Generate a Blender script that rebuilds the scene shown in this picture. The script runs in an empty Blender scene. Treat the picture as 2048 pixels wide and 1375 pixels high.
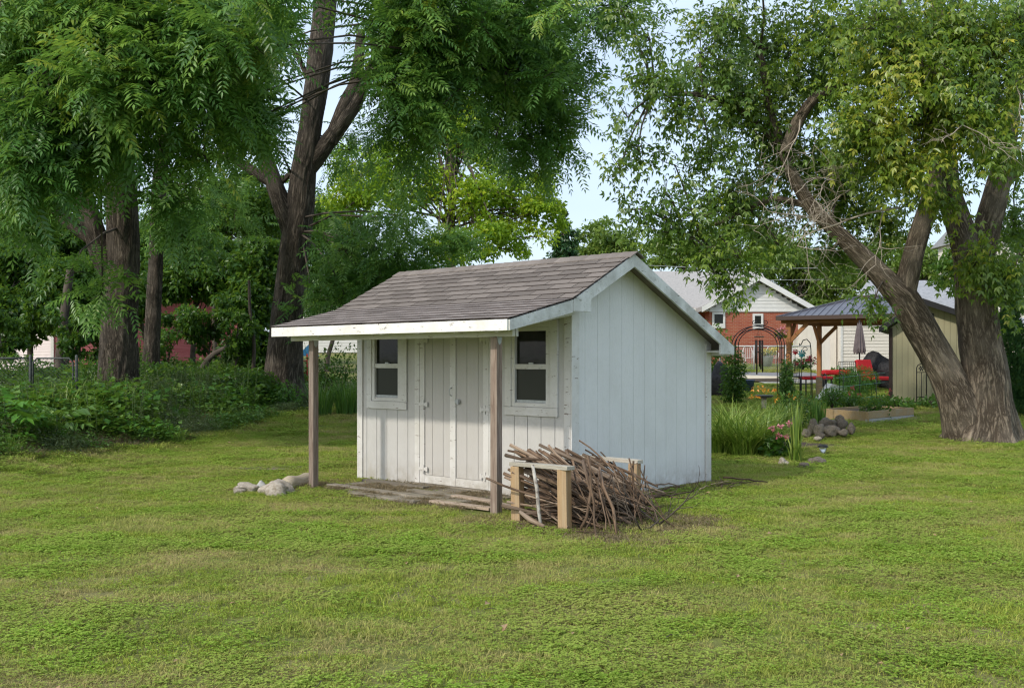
import bpy, bmesh, math, random
import numpy as np
from mathutils import Vector, Matrix, noise

S = bpy.context.scene
C = S.collection
R = math.radians
rng = np.random.default_rng(7)
random.seed(11)

# ------------------------------------------------------------------ camera, world, sun, exposure
FPX, HY, EYE = 2013.5, 720.9, 1.5          # focal length in photo pixels, horizon row, eye height
cam_d = bpy.data.cameras.new('camera')
cam = bpy.data.objects.new('camera', cam_d); C.objects.link(cam)
cam.location = (0, 0, EYE); cam.rotation_euler = (R(90), 0, 0)
cam_d.sensor_width = 36; cam_d.lens = FPX / 2048 * 36
cam_d.shift_y = (HY - 687.5) / 2048
cam_d.clip_end = 3000; cam_d.clip_start = .05
S.camera = cam

SUN_D = Vector((.757, .663, -.822)).normalized()    # the way the light travels
W = bpy.data.worlds.new('World'); S.world = W; W.use_nodes = True
nt = W.node_tree; bg = nt.nodes['Background']
sky = nt.nodes.new('ShaderNodeTexSky'); sky.sky_type = 'NISHITA'; sky.sun_disc = False
sky.sun_elevation = R(39.2); sky.sun_rotation = math.atan2(-SUN_D.x, -SUN_D.y)
sky.air_density = 1.0; sky.dust_density = 3.0; sky.ozone_density = 1.0
tc = nt.nodes.new('ShaderNodeTexCoord')
cn = nt.nodes.new('ShaderNodeTexNoise'); cn.inputs['Scale'].default_value = 2.2; cn.inputs['Detail'].default_value = 5
mp = nt.nodes.new('ShaderNodeMapping'); mp.inputs['Scale'].default_value = (1, 1, 2.6); mp.inputs['Location'].default_value = (.3, .1, .2)
nt.links.new(tc.outputs['Generated'], mp.inputs['Vector']); nt.links.new(mp.outputs[0], cn.inputs['Vector'])
rp = nt.nodes.new('ShaderNodeMapRange'); rp.inputs[1].default_value = .35; rp.inputs[2].default_value = .7
rp.inputs[3].default_value = .4; rp.inputs[4].default_value = .9
nt.links.new(cn.outputs['Fac'], rp.inputs[0])
mx = nt.nodes.new('ShaderNodeMix'); mx.data_type = 'RGBA'
nt.links.new(rp.outputs[0], mx.inputs[0]); nt.links.new(sky.outputs[0], mx.inputs[6])
mx.inputs[7].default_value = (4.3, 5.1, 6.05, 1)       # thin bright cloud veil
nt.links.new(mx.outputs[2], bg.inputs['Color']); bg.inputs['Strength'].default_value = .12
sd = bpy.data.lights.new('sun', 'SUN'); sd.energy = 1.45; sd.angle = R(2.2); sd.color = (1, .93, .82)
so = bpy.data.objects.new('sun', sd); C.objects.link(so); so.rotation_euler = SUN_D.to_track_quat('-Z', 'Y').to_euler()
S.view_settings.view_transform = 'Standard'; S.view_settings.look = 'None'
S.view_settings.gamma = 1; S.view_settings.use_curve_mapping = False
S.view_settings.exposure = .86
S.render.engine = 'CYCLES'
S.cycles.max_bounces = 8; S.cycles.diffuse_bounces = 4; S.cycles.transmission_bounces = 4; S.cycles.transparent_max_bounces = 8
S.cycles.use_denoising = True; S.cycles.denoiser = 'OPENIMAGEDENOISE'
S.cycles.pixel_filter_type = 'BLACKMAN_HARRIS'; S.cycles.filter_width = 1.25
S.cycles.sample_clamp_indirect = 3; S.cycles.use_adaptive_sampling = False

# ------------------------------------------------------------------ where things stand
def sst(a):
    a = np.clip(a, 0, 1); return a * a * (3 - 2 * a)
def gz(x, y):
    x = np.asarray(x, float); y = np.asarray(y, float)
    s = np.clip(y - 19, -3, 43)
    r = .046 * np.where(s > 3, s, (s + 3) ** 2 / 12)
    b = .34 * sst((-5.4 - x) / 3.2) * sst((y - 9) / 5) * sst((45 - y) / 12)
    w = .018 * np.sin(x * .9 + 1.3) * np.sin(y * .7) + .012 * np.sin(x * 2.1 + y * 1.7)
    d = np.hypot(x - .9, y - 11.5)
    return r + b + w * sst((d - 3) / 2.5)
def P(px, py, Y):
    return Vector(((px - 1024) / FPX * Y, Y, EYE - (py - HY) / FPX * Y))
def G(px, py):
    "point of the terrain met by the sight line through a photo pixel"
    Y = 3.0
    while Y < 160:
        z = EYE - (py - HY) / FPX * Y; x = (px - 1024) / FPX * Y
        if z <= gz(x, Y): return Vector((x, Y, float(gz(x, Y))))
        Y += .04
    return Vector((x, Y, float(gz(x, Y))))
def at(px, Y):
    x = (px - 1024) / FPX * Y
    return Vector((x, Y, float(gz(x, Y))))

# ------------------------------------------------------------------ objects
def thing(name, label, cat, loc=(0, 0, 0), rz=0, group=None):
    o = bpy.data.objects.new(name, None); C.objects.link(o)
    o.location = loc; o.rotation_euler = (0, 0, rz); o.empty_display_size = .1
    o['label'] = label; o['category'] = cat
    if group: o['group'] = group
    return o
def tag(o, label=None, cat=None, group=None, kind=None):
    for k, v in (('label', label), ('category', cat), ('group', group), ('kind', kind)):
        if v: o[k] = v
    return o
def copy_tree(o, parent=None):
    c = o.copy(); C.objects.link(c)
    if parent: c.parent = parent
    for ch in list(o.children): copy_tree(ch, c)
    return c
def link(name, me, mat=None, parent=None, loc=None, rot=None):
    o = bpy.data.objects.new(name, me); C.objects.link(o)
    if mat and not me.materials: me.materials.append(mat)
    if parent: o.parent = parent
    if loc is not None: o.location = loc
    if rot is not None: o.rotation_euler = rot
    return o
def npmesh(name, v, f, attrs=None, smooth=False):
    v = np.asarray(v, np.float32); f = np.asarray(f, np.int32)
    me = bpy.data.meshes.new(name); n, k = f.shape
    me.vertices.add(len(v)); me.vertices.foreach_set('co', v.ravel())
    me.loops.add(n * k); me.loops.foreach_set('vertex_index', f.ravel())
    me.polygons.add(n); me.polygons.foreach_set('loop_start', np.arange(0, n * k, k, dtype=np.int32))
    if attrs:
        for a, d in attrs.items():
            d = np.asarray(d, np.float32)
            if d.ndim == 1:
                t = me.attributes.new(a, 'FLOAT', 'POINT'); t.data.foreach_set('value', d)
            else:
                t = me.attributes.new(a, 'FLOAT_VECTOR', 'POINT'); t.data.foreach_set('vector', d.ravel())
    me.update(calc_edges=True)
    if smooth: me.polygons.foreach_set('use_smooth', np.ones(n, bool))
    return me

class MB:
    "collects shapes and links them as one mesh object"
    def __init__(s): s.v = []; s.f = []; s.bk = []
    def add(s, vs, fs, bk=None):
        n = len(s.v); s.v += [tuple(q) for q in vs]; s.f += [tuple(n + i for i in q) for q in fs]
        s.bk += [tuple(q) for q in bk] if bk is not None else [tuple(q) for q in vs]
        return s
    def box(s, x0, x1, y0, y1, z0, z1, T=None):
        vs = [Vector((x, y, z)) for z in (z0, z1) for y in (y0, y1) for x in (x0, x1)]
        if T is not None: vs = [T @ q for q in vs]
        return s.add(vs, [(0, 2, 3, 1), (4, 5, 7, 6), (0, 1, 5, 4), (2, 6, 7, 3), (0, 4, 6, 2), (1, 3, 7, 5)])
    def bar(s, a, b, w, h, up=(0, 0, 1)):
        a = Vector(a); b = Vector(b); d = b - a; L = d.length; d.normalize()
        up = Vector(up)
        if abs(d.dot(up)) > .98: up = Vector((0, 1, 0))
        x = d.cross(up).normalized(); u = x.cross(d)
        vs = [a + d * (L * t) + x * (w / 2 * i) + u * (h / 2 * j) for t in (0, 1) for j in (-1, 1) for i in (-1, 1)]
        return s.add(vs, [(0, 1, 3, 2), (4, 6, 7, 5), (0, 4, 5, 1), (2, 3, 7, 6), (0, 2, 6, 4), (1, 5, 7, 3)])
    def prism(s, poly, off):
        off = Vector(off); n = len(poly); a = [Vector(q) for q in poly]; b = [q + off for q in a]
        fs = [tuple(range(n - 1, -1, -1)), tuple(range(n, 2 * n))] + [(i, (i + 1) % n, n + (i + 1) % n, n + i) for i in range(n)]
        return s.add(a + b, fs)
    def tube(s, pts, rad, n=6, cap=True):
        pts = [Vector(q) for q in pts]; m = len(pts)
        if not hasattr(rad, '__len__'): rad = [rad] * m
        vs = []; bk = []; L = 0; ref = None
        for i, q in enumerate(pts):
            d = (pts[min(i + 1, m - 1)] - pts[max(i - 1, 0)]).normalized()
            if ref is None: ref = d.orthogonal().normalized()
            ref = (ref - d * ref.dot(d)).normalized(); c = d.cross(ref)
            if i: L += (q - pts[i - 1]).length
            for k in range(n):
                t = 2 * math.pi * k / n
                vs.append(q + (ref * math.cos(t) + c * math.sin(t)) * rad[i])
                bk.append((rad[0] * math.cos(t), rad[0] * math.sin(t), L))
        fs = [(i * n + k, i * n + (k + 1) % n, (i + 1) * n + (k + 1) % n, (i + 1) * n + k) for i in range(m - 1) for k in range(n)]
        if cap: fs += [tuple(range(n - 1, -1, -1)), tuple((m - 1) * n + k for k in range(n))]
        return s.add(vs, fs, bk)
    def lathe(s, prof, c=(0, 0, 0), n=16):
        c = Vector(c); m = len(prof)
        vs = [c + Vector((r * math.cos(2 * math.pi * k / n), r * math.sin(2 * math.pi * k / n), z)) for r, z in prof for k in range(n)]
        fs = [(i * n + k, i * n + (k + 1) % n, (i + 1) * n + (k + 1) % n, (i + 1) * n + k) for i in range(m - 1) for k in range(n)]
        fs += [tuple(range(n - 1, -1, -1)), tuple((m - 1) * n + k for k in range(n))]
        return s.add(vs, fs)
    def mesh(s, name, mat=None, smooth=False):
        me = bpy.data.meshes.new(name); me.from_pydata(s.v, [], s.f)
        t = me.attributes.new('bk', 'FLOAT_VECTOR', 'POINT'); t.data.foreach_set('vector', np.array(s.bk, np.float32).ravel())
        if smooth: me.polygons.foreach_set('use_smooth', np.ones(len(me.polygons), bool))
        if mat: me.materials.append(mat)
        me.update(); return me
    def build(s, name, mat, parent=None, smooth=False, bev=0):
        o = link(name, s.mesh(name, mat, smooth), None, parent)
        if bev:
            b = o.modifiers.new('bevel', 'BEVEL'); b.width = bev; b.segments = 2; b.limit_method = 'ANGLE'
        return o

# ------------------------------------------------------------------ materials
class NB:
    def __init__(s, name):
        s.m = bpy.data.materials.new(name); s.m.use_nodes = True; s.t = s.m.node_tree; s.t.nodes.clear()
        s.out = s.n('OutputMaterial')
    def n(s, kind, **kw):
        q = s.t.nodes.new('ShaderNode' + kind)
        for k, v in kw.items(): setattr(q, k, v)
        return q
    def l(s, a, b): s.t.links.new(a, b)
    def val(s, sock, v):
        if hasattr(v, 'is_output'): s.l(v, sock)
        else: sock.default_value = v
    def coord(s, kind='Object', stretch=(1, 1, 1)):
        if kind == 'bk': a = s.n('Attribute', attribute_name='bk').outputs['Vector']
        elif kind == 'World': a = s.n('NewGeometry').outputs['Position']
        else: a = s.n('TexCoord').outputs[kind]
        m = s.n('Mapping'); m.inputs['Scale'].default_value = stretch; s.l(a, m.inputs['Vector']); return m.outputs[0]
    def noise(s, vec, scale, detail=5, rough=.55, dist=0):
        q = s.n('TexNoise'); s.l(vec, q.inputs['Vector']); q.inputs['Scale'].default_value = scale
        q.inputs['Detail'].default_value = detail; q.inputs['Roughness'].default_value = rough; q.inputs['Distortion'].default_value = dist
        return q.outputs['Fac']
    def rng(s, x, a, b, c=0., d=1.):
        q = s.n('MapRange'); s.val(q.inputs[0], x)
        for i, v in enumerate((a, b, c, d)): q.inputs[1 + i].default_value = v
        return q.outputs[0]
    def mix(s, f, a, b, mode='MIX'):
        q = s.n('Mix', data_type='RGBA', blend_type=mode); s.val(q.inputs[0], f)
        for k, v in ((6, a), (7, b)): s.val(q.inputs[k], v if hasattr(v, 'is_output') else tuple(v[:3]) + (1,))
        return q.outputs[2]
    def math(s, op, a, b=0.):
        q = s.n('Math', operation=op); s.val(q.inputs[0], a); s.val(q.inputs[1], b); return q.outputs[0]
    def bump(s, h, strength, dist=.01, nrm=None):
        q = s.n('Bump'); q.inputs['Strength'].default_value = strength; q.inputs['Distance'].default_value = dist
        s.l(h, q.inputs['Height'])
        if nrm is not None: s.l(nrm, q.inputs['Normal'])
        return q.outputs[0]
    def pbr(s, col, rough=.8, spec=.3, metal=0., nrm=None):
        p = s.n('BsdfPrincipled'); s.val(p.inputs['Base Color'], col if hasattr(col, 'is_output') else tuple(col[:3]) + (1,))
        s.val(p.inputs['Roughness'], rough); p.inputs['Specular IOR Level'].default_value = spec; p.inputs['Metallic'].default_value = metal
        if nrm is not None: s.l(nrm, p.inputs['Normal'])
        s.l(p.outputs[0], s.out.inputs[0]); return s.m
def M(name, c1, c2=None, ns=6, st=(1, 1, 1), rough=.8, spec=.3, metal=0, bump=0, bs=60, bd=.01, co='Object', rnd=0, lo=.35, hi=.65, c3=None, c3s=2, c3lo=.6, c3hi=.7):
    b = NB(name); v = b.coord(co, st)
    col = c1
    if c2 is not None: col = b.mix(b.rng(b.noise(v, ns), lo, hi), c1, c2)
    if c3 is not None: col = b.mix(b.rng(b.noise(v, c3s, 7, .65), c3lo, c3hi), col, c3)
    if rnd:
        oi = b.n('ObjectInfo'); f = b.rng(oi.outputs['Random'], 0, 1, 1 - rnd, 1 + rnd)
        k = b.n('CombineColor'); [b.l(f, k.inputs[i]) for i in range(3)]
        col = b.mix(1., col, k.outputs[0], 'MULTIPLY')
    nr = b.bump(b.noise(v, bs, 6, .6), bump, bd) if bump else None
    return b.pbr(col, rough, spec, metal, nr)
def leafmat(name, ramp, trans=.35, gloss=.08, hue_noise=0, nz=.6, alt=None):
    "ramp: colours picked leaf by leaf through the tone attribute"
    b = NB(name); a = b.n('Attribute', attribute_name='tone').outputs['Fac']
    r = b.n('ValToRGB'); e = r.color_ramp.elements
    e[0].position = ramp[0][0]; e[0].color = (*ramp[0][1], 1); e[1].position = ramp[-1][0]; e[1].color = (*ramp[-1][1], 1)
    for p, c in ramp[1:-1]:
        q = e.new(p); q.color = (*c, 1)
    b.l(a, r.inputs[0]); col = r.outputs[0]
    if alt is not None:
        v = b.coord('World'); col = b.mix(b.rng(b.noise(v, nz, 4), .5, .68, 0, hue_noise), col, alt)
    d = b.n('BsdfDiffuse'); b.l(col, d.inputs[0])
    t = b.n('BsdfTranslucent'); b.l(b.mix(.45, col, (.26, .40, .04)), t.inputs[0])
    m = b.n('MixShader'); m.inputs[0].default_value = trans; b.l(d.outputs[0], m.inputs[1]); b.l(t.outputs[0], m.inputs[2])
    g = b.n('BsdfGlossy'); g.inputs['Roughness'].default_value = .38; g.inputs[0].default_value = (.8, .85, .8, 1)
    m2 = b.n('MixShader'); m2.inputs[0].default_value = gloss; b.l(m.outputs[0], m2.inputs[1]); b.l(g.outputs[0], m2.inputs[2])
    b.l(m2.outputs[0], b.out.inputs[0]); return b.m
def barkmat(name, dark, light, grey):
    b = NB(name); v = b.coord('bk', (1, 1, .11)); v2 = b.coord('bk', (1, 1, .6))
    w0 = b.noise(v, 19, 8, .72, .5); w = b.rng(b.math('ABSOLUTE', b.math('SUBTRACT', w0, .5)), 0, .16); n2 = b.noise(v2, 3, 4)
    col = b.mix(b.rng(w, .12, .75), dark, light); col = b.mix(b.rng(n2, .45, .7, 0, .6), col, grey)
    col = b.mix(b.rng(b.noise(v2, 60, 3), .5, .75, 0, .35), col, dark)
    nr = b.bump(w, .9, .05); nr = b.bump(b.noise(v2, 70, 4), .35, .012, nr)
    return b.pbr(col, .92, .15, 0, nr)

def paint(name, base, dirt, peel=None, st=(1, 1, 1), amount=.35, grain=.25):
    b = NB(name); v = b.coord('Object', st); vv = b.coord('Object')
    col = b.mix(b.rng(b.noise(vv, 2.4, 6, .6), .4, .75, 0, amount), base, dirt)
    col = b.mix(b.rng(b.noise(vv, 38, 4, .6), .70, .82, 0, .35), col, dirt)
    sp = b.n('SeparateXYZ'); b.l(b.coord('World'), sp.inputs[0])      # mud splash low on the boards
    col = b.mix(b.math('MULTIPLY', b.rng(sp.outputs[2], .02, .34, .8, 0), b.rng(b.noise(vv, 7, 6, .7), .35, .7)), col, (.30, .26, .19))
    col = b.mix(b.rng(b.noise(b.coord('Object', (1, 1, .05)), 9, 4, .6), .58, .74, 0, .22), col, dirt)
    col = b.mix(b.rng(b.noise(vv, 15, 5, .65), .5, .72, 0, amount * .5), col, dirt)
    h = b.noise(v, 90, 5, .65)
    if peel is not None:
        k = b.rng(b.noise(b.coord('Object', (1.6, 1.6, 7)), 5.5, 8, .72), .615, .64); col = b.mix(k, col, peel)
    return b.pbr(col, .62, .28, 0, b.bump(h, grain, .012))

white_trim = paint('white_trim', (.655, .645, .62), (.42, .40, .34), (.22, .18, .15), (1, 1, .3), .45)
fascia_white = paint('fascia_white', (.84, .83, .80), (.5, .46, .38), (.17, .13, .11), (.3, 1, 1), .45)
barge_white = paint('barge_white', (.66, .67, .65), (.25, .25, .21), (.16, .16, .13), (1, .3, 1), .85)
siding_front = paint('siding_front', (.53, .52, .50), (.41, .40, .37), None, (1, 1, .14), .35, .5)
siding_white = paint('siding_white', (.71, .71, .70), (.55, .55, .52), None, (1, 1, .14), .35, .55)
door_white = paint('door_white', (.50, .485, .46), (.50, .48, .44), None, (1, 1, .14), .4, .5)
def wood(name, c1, c2, c3, axis='z', rnd=.12):
    st = dict(x=(.06, 1, 1), y=(1, .06, 1), z=(1, 1, .06), bk=(1, 1, .08))[axis]
    b = NB(name); v = b.coord('bk' if axis == 'bk' else 'Object', st)
    g = b.noise(v, 55, 6, .65, .6); col = b.mix(b.rng(g, .36, .62), c1, c2)
    col = b.mix(b.rng(b.noise(v, 8, 4), .48, .7, 0, .75), col, c3)
    oi = b.n('ObjectInfo'); f = b.rng(oi.outputs['Random'], 0, 1, 1 - rnd, 1 + rnd)
    k = b.n('CombineColor'); [b.l(f, k.inputs[i]) for i in range(3)]
    col = b.mix(1., col, k.outputs[0], 'MULTIPLY')
    return b.pbr(col, .85, .2, 0, b.bump(g, .5, .006))
post_wood = wood('post_wood', (.15, .105, .08), (.30, .24, .195), (.22, .195, .175))
plank_wood = wood('plank_wood', (.15, .13, .105), (.27, .24, .19), (.21, .19, .12), 'x', .25)
loose_wood = wood('loose_wood', (.27, .20, .15), (.40, .33, .26), (.33, .25, .18), 'x', .2)
new_wood = wood('new_wood', (.33, .20, .095), (.47, .33, .185), (.38, .30, .20), 'z', .08)
rail_wood = wood('rail_wood', (.33, .30, .25), (.46, .43, .36), (.36, .33, .27), 'x', .1)
cedar = wood('cedar', (.27, .115, .045), (.36, .18, .075), (.30, .14, .06), 'z', .06)
bed_wood = wood('bed_wood', (.28, .19, .10), (.40, .30, .17), (.33, .27, .19), 'x', .1)
stick_bark = wood('stick_bark', (.05, .032, .021), (.185, .125, .082), (.175, .145, .12), 'bk', .55)
pale_stick = wood('pale_stick', (.15, .10, .065), (.29, .225, .165), (.24, .20, .165), 'bk', .4)
birch_stick = M('birch_stick', (.45, .43, .38), (.16, .13, .11), 14, (1, 1, 1), .8, co='bk', lo=.45, hi=.6)
dead_wood = wood('dead_wood', (.30, .25, .20), (.42, .37, .30), (.36, .33, .29), 'bk', .1)
walnut_bark = barkmat('walnut_bark', (.05, .041, .033), (.24, .20, .16), (.20, .17, .14))
maple_bark = barkmat('maple_bark', (.095, .074, .054), (.44, .36, .27), (.38, .325, .255))
thin_bark = M('thin_bark', (.05, .04, .032), (.12, .10, .08), 12, (1, 1, .3), .9, co='bk')
shingle_edge = M('shingle_edge', (.04, .031, .028), (.07, .055, .05), 80, rough=.95)
shingle = M('shingle', (.138, .119, .107), (.215, .189, .170), 190, rough=.95, spec=.12, bump=.5, bs=260, bd=.004, rnd=.20, lo=.3, hi=.7, c3=(.25, .22, .20), c3s=2.2, c3lo=.52, c3hi=.75)
porch_shingle = M('porch_shingle', (.19, .165, .152), (.30, .265, .248), 150, rough=.95, spec=.12, bump=.5, bs=260, bd=.004, rnd=.22, lo=.3, hi=.7, c3=(.34, .32, .30), c3s=3, c3lo=.48, c3hi=.72)
roof_deck = M('roof_deck', (.10, .08, .07), (.06, .05, .045))
glass = M('glass', (.008, .011, .008), (.02, .022, .016), 7, rough=.05, spec=.28, bump=.05, bs=3, bd=.02)  # dark base stands for the unlit room; noise paints faint reflections and dirt
screen_glass = M('screen_glass', (.03, .034, .027), (.045, .046, .038), 200, rough=.3, spec=.2)
old_galv = M('old_galvanised_steel', (.055, .06, .06), (.10, .11, .11), 20, rough=.6, metal=.2)
galv = M('galvanised_steel', (.46, .48, .48), (.36, .38, .38), 30, rough=.5, metal=.4)
black_metal = M('black_metal', (.018, .018, .02), None, rough=.5)
rock_mat = M('rock', (.42, .35, .27), (.64, .58, .49), 5, rough=.95, bump=.8, bs=22, bd=.04, rnd=.12, c3=(.25, .22, .15), c3s=3)
grey_rock = M('grey_rock', (.17, .14, .11), (.27, .23, .185), 5, rough=.95, bump=.8, bs=16, bd=.05, rnd=.25, c3=(.10, .09, .06), c3s=3)
# ------------------------------------------------------------------ ground
def sheet(name, xs, ys, mat, dz=0., mask=None):
    X, Y = np.meshgrid(xs, ys); Z = gz(X, Y) + dz
    v = np.stack([X.ravel(), Y.ravel(), Z.ravel()], 1); nx = len(xs)
    i, j = np.meshgrid(np.arange(nx - 1), np.arange(len(ys) - 1)); a = (j * nx + i).ravel()
    f = np.stack([a, a + 1, a + 1 + nx, a + nx], 1)
    if mask is not None: f = f[mask(v[f].mean(1))]
    return tag(link(name, npmesh(name, v, f, None, True), mat), kind='structure')
b = NB('soil'); v = b.coord('World')
col = b.mix(b.rng(b.noise(v, .55, 5), .42, .62), (.15, .18, .045), (.22, .20, .085))
col = b.mix(b.rng(b.noise(v, 9, 5, .7), .5, .7, 0, .6), col, (.16, .12, .065))
soil = b.pbr(col, .95, .1, 0, b.bump(b.noise(v, 40, 5), .8, .03))
far_grass = soil
xs = np.concatenate([[-900, -400, -200, -120], np.arange(-70, -16, 2.), np.arange(-16, 16, .35), np.arange(16, 70, 2.), [80, 120, 200, 400, 900]])
ys = np.concatenate([[-300, -100, -40, -15], np.arange(-6, 34, .35), np.arange(34, 80, 1.5), [90, 120, 200, 400, 1200]])
sheet('ground', xs, ys, soil)
def disc_patch(name, c, rx, ry, rz, mat, dz, seed=0):
    m = MB(); r = random.Random(seed); n = 26; ring = []
    c = Vector(c)
    for q in (1., .5):
        for k in range(n):
            t = 2 * math.pi * k / n; u = q * (1 + .16 * noise.noise((math.cos(t) * 1.5 + seed, math.sin(t) * 1.5, 3)))
            x = rx * u * math.cos(t); y = ry * u * math.sin(t)
            X = c.x + x * math.cos(rz) - y * math.sin(rz); Y = c.y + x * math.sin(rz) + y * math.cos(rz)
            ring.append((X, Y, float(gz(X, Y)) + dz))
    fs = [(k, (k + 1) % n, n + (k + 1) % n, n + k) for k in range(n)] + [tuple(range(n, 2 * n))]
    m.add(ring, fs); return tag(m.build(name, mat), kind='structure')
mulch = M('mulch', (.07, .05, .035), (.13, .10, .07), 40, rough=.95, bump=1, bs=60, bd=.04, co='World')
bare_soil = M('bare_soil', (.16, .13, .085), (.24, .20, .14), 14, rough=.95, bump=.8, bs=50, bd=.02, co='World')

# ------------------------------------------------------------------ the shed
YAW = R(-42.217)
shed = thing('garden_shed', 'small white wooden shed with brown shingle roof and open front porch', 'shed', (.6201, 10.4898, 0), YAW)
MS = Matrix.Translation((.6201, 10.4898, 0)) @ Matrix.Rotation(YAW, 4, 'Z')
L, D = 3.483, 2.739
XB, XL = .208, -3.597
YR, ZR, YK, ZK, YE, ZE, YT, ZT = .806, 2.67, -.256, 2.129, -1.204, 1.902, 2.929, 1.687
def roof_z(y):
    if y < YK: return ZE + (y - YE) / (YK - YE) * (ZK - ZE)
    if y < YR: return ZK + (y - YK) / (YR - YK) * (ZR - ZK)
    return ZR + (y - YR) / (YT - YR) * (ZT - ZR)
TH = .055
def wall_top(y): return roof_z(y) - TH
# backing sheets behind the boards
m = MB()
m.prism([(-.024, 0.02, 0), (-.024, D - .02, 0), (-.024, D - .02, wall_top(D - .02)), (-.024, YR, wall_top(YR)), (-.024, .02, wall_top(.02))], (-.02, 0, 0))
m.build('wall_backing', siding_white, shed); m = MB()
m.prism([(-L + .044, 0.02, 0), (-L + .044, D - .02, 0), (-L + .044, D - .02, wall_top(D - .02)), (-L + .044, YR, wall_top(YR)), (-L + .044, .02, wall_top(.02))], (-.02, 0, 0))
m.build('wall_backing', siding_white, shed)
MB().box(-L + .05, -.05, D - .05, D - .02, 0, wall_top(D)).build('wall_backing', siding_white, shed)
link('floor', MB().box(-L + .05, -.05, .05, D - .05, .03, .06).mesh('floor', plank_wood), None, shed)
# gable wall boards, x = 0
edges = [.0] + [.227 + .2195 * k for k in range(12)] + [D]
edges = [e for e in edges if e < D - .05] + [D]
for a, c in zip(edges, edges[1:]):
    a += .0018; c -= .0018
    pts = [(0, a), (0, c)]
    top = [(c, wall_top(c))] + ([(YR, wall_top(YR))] if a < YR < c else []) + [(a, wall_top(a))]
    poly = [(-.022, a, .02), (-.022, c, .02)] + [(-.022, y, z) for y, z in top]
    MB().prism(poly, (.022, 0, 0)).build('siding_board', siding_white, shed)
# left wall (hidden) as one panel
MB().prism([(-L, 0, .02), (-L, D, .02), (-L, D, wall_top(D)), (-L, YR, wall_top(YR)), (-L, 0, wall_top(0))], (.022, 0, 0)).build('siding_panel', siding_white, shed)
# front wall boards around the windows and the door
WZ0, WZ1 = 1.0, 1.85
wins = [(-3.151, -2.714), (-.787, -.342)]
DX0, DX1, DZ1 = -2.31, -1.168, 1.80
holes = [(a - .03, c + .03, WZ0, WZ1 + .02) for a, c in wins] + [(DX0, DX1, 0, DZ1)]
ed = [-L + .004] + [-L + .17 + .193 * k for k in range(17) if -L + .17 + .193 * k < -.05] + [0]
cuts = sorted(set(ed + [h for q in holes for h in q[:2]]))
zt = 2.07
for a, c in zip(cuts, cuts[1:]):
    if c - a < .012: continue
    mid = (a + c) / 2
    spans = [(.02, zt)]
    for h in holes:
        if h[0] < mid < h[1]: spans = [s for s in ((.02, h[2]), (h[3], zt)) if s[1] - s[0] > .03]
    ga = .004 if any(abs(a - e) < .002 for e in ed) else 0; gc = .004 if any(abs(c - e) < .002 for e in ed) else 0
    for z0, z1 in spans:
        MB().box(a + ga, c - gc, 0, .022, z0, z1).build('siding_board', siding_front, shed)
# backing strips so the grooves read dark, not open
for a, c, z0, z1 in ((-L + .03, wins[0][0] - .03, 0, zt), (wins[0][1] + .03, DX0, 0, zt), (DX1, wins[1][0] - .03, 0, zt), (wins[1][1] + .03, -.03, 0, zt),
                     (wins[0][0] - .03, wins[0][1] + .03, 0, WZ0), (wins[1][0] - .03, wins[1][1] + .03, 0, WZ0)):
    MB().box(a, c, .024, .04, z0, z1).build('wall_backing', siding_white, shed)
# corner boards
for x0, x1, y0, y1, z1 in ((-.084, .0, -.02, -.002, 2.06), (-L, -L + .10, -.02, -.002, 2.06)):
    MB().box(x0, x1, y0, y1, .0, z1).build('corner_board', white_trim, shed, bev=.003)
for y0, y1, z1 in ((-.02, .109, wall_top(0) - .03), (D - .118, D + .002, wall_top(D) - .01)):
    MB().box(.002, .02, y0, y1, .0, z1).build('corner_board', white_trim, shed, bev=.003)
# windows
for a, c in wins:
    w = link('window', MB().box(a - .03, c + .03, .022, .05, WZ0, WZ0 + .02).mesh('window', white_trim), None, shed)
    for x0, x1, z0, z1, t in ((a - .141, a - .05, 1.0, 1.93, .022), (c + .06, c + .168, 1.0, 1.93, .022), (a - .141, c + .168, .905, .998, .024), (a - .049, c + .059, 1.86, 1.93, .021)):
        MB().box(x0, x1, -t, -.001, z0, z1).build('casing', white_trim, w, bev=.003)
    for x0, x1, z0, z1 in ((a - .048, a, 1.002, 1.858), (c, c + .058, 1.002, 1.858), (a, c, 1.002, 1.045), (a, c, 1.82, 1.858)):
        MB().box(x0, x1, -.012, .03, z0, z1).build('frame', white_trim, w, bev=.002)
    MB().box(a, c, -.004, .03, 1.408, 1.463).build('meeting_rail', white_trim, w, bev=.002)
    MB().box(a + .012, c, .008, .03, 1.046, 1.075).build('sash_rail', galv, w)
    MB().box(a, c, .03, .036, 1.463, 1.82).build('pane', glass, w)
    MB().box(a, c, .02, .026, 1.075, 1.408).build('pane', screen_glass, w)
    MB().box((a + c) / 2 - .03, (a + c) / 2 + .03, -.002, .02, 1.464, 1.48).build('latch', galv, w)
    MB().box(a - .05, c + .05, .10, .11, .9, 1.95).build('dark_backing', roof_deck, w)  # dark sheet standing for the unlit interior behind the panes
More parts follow.
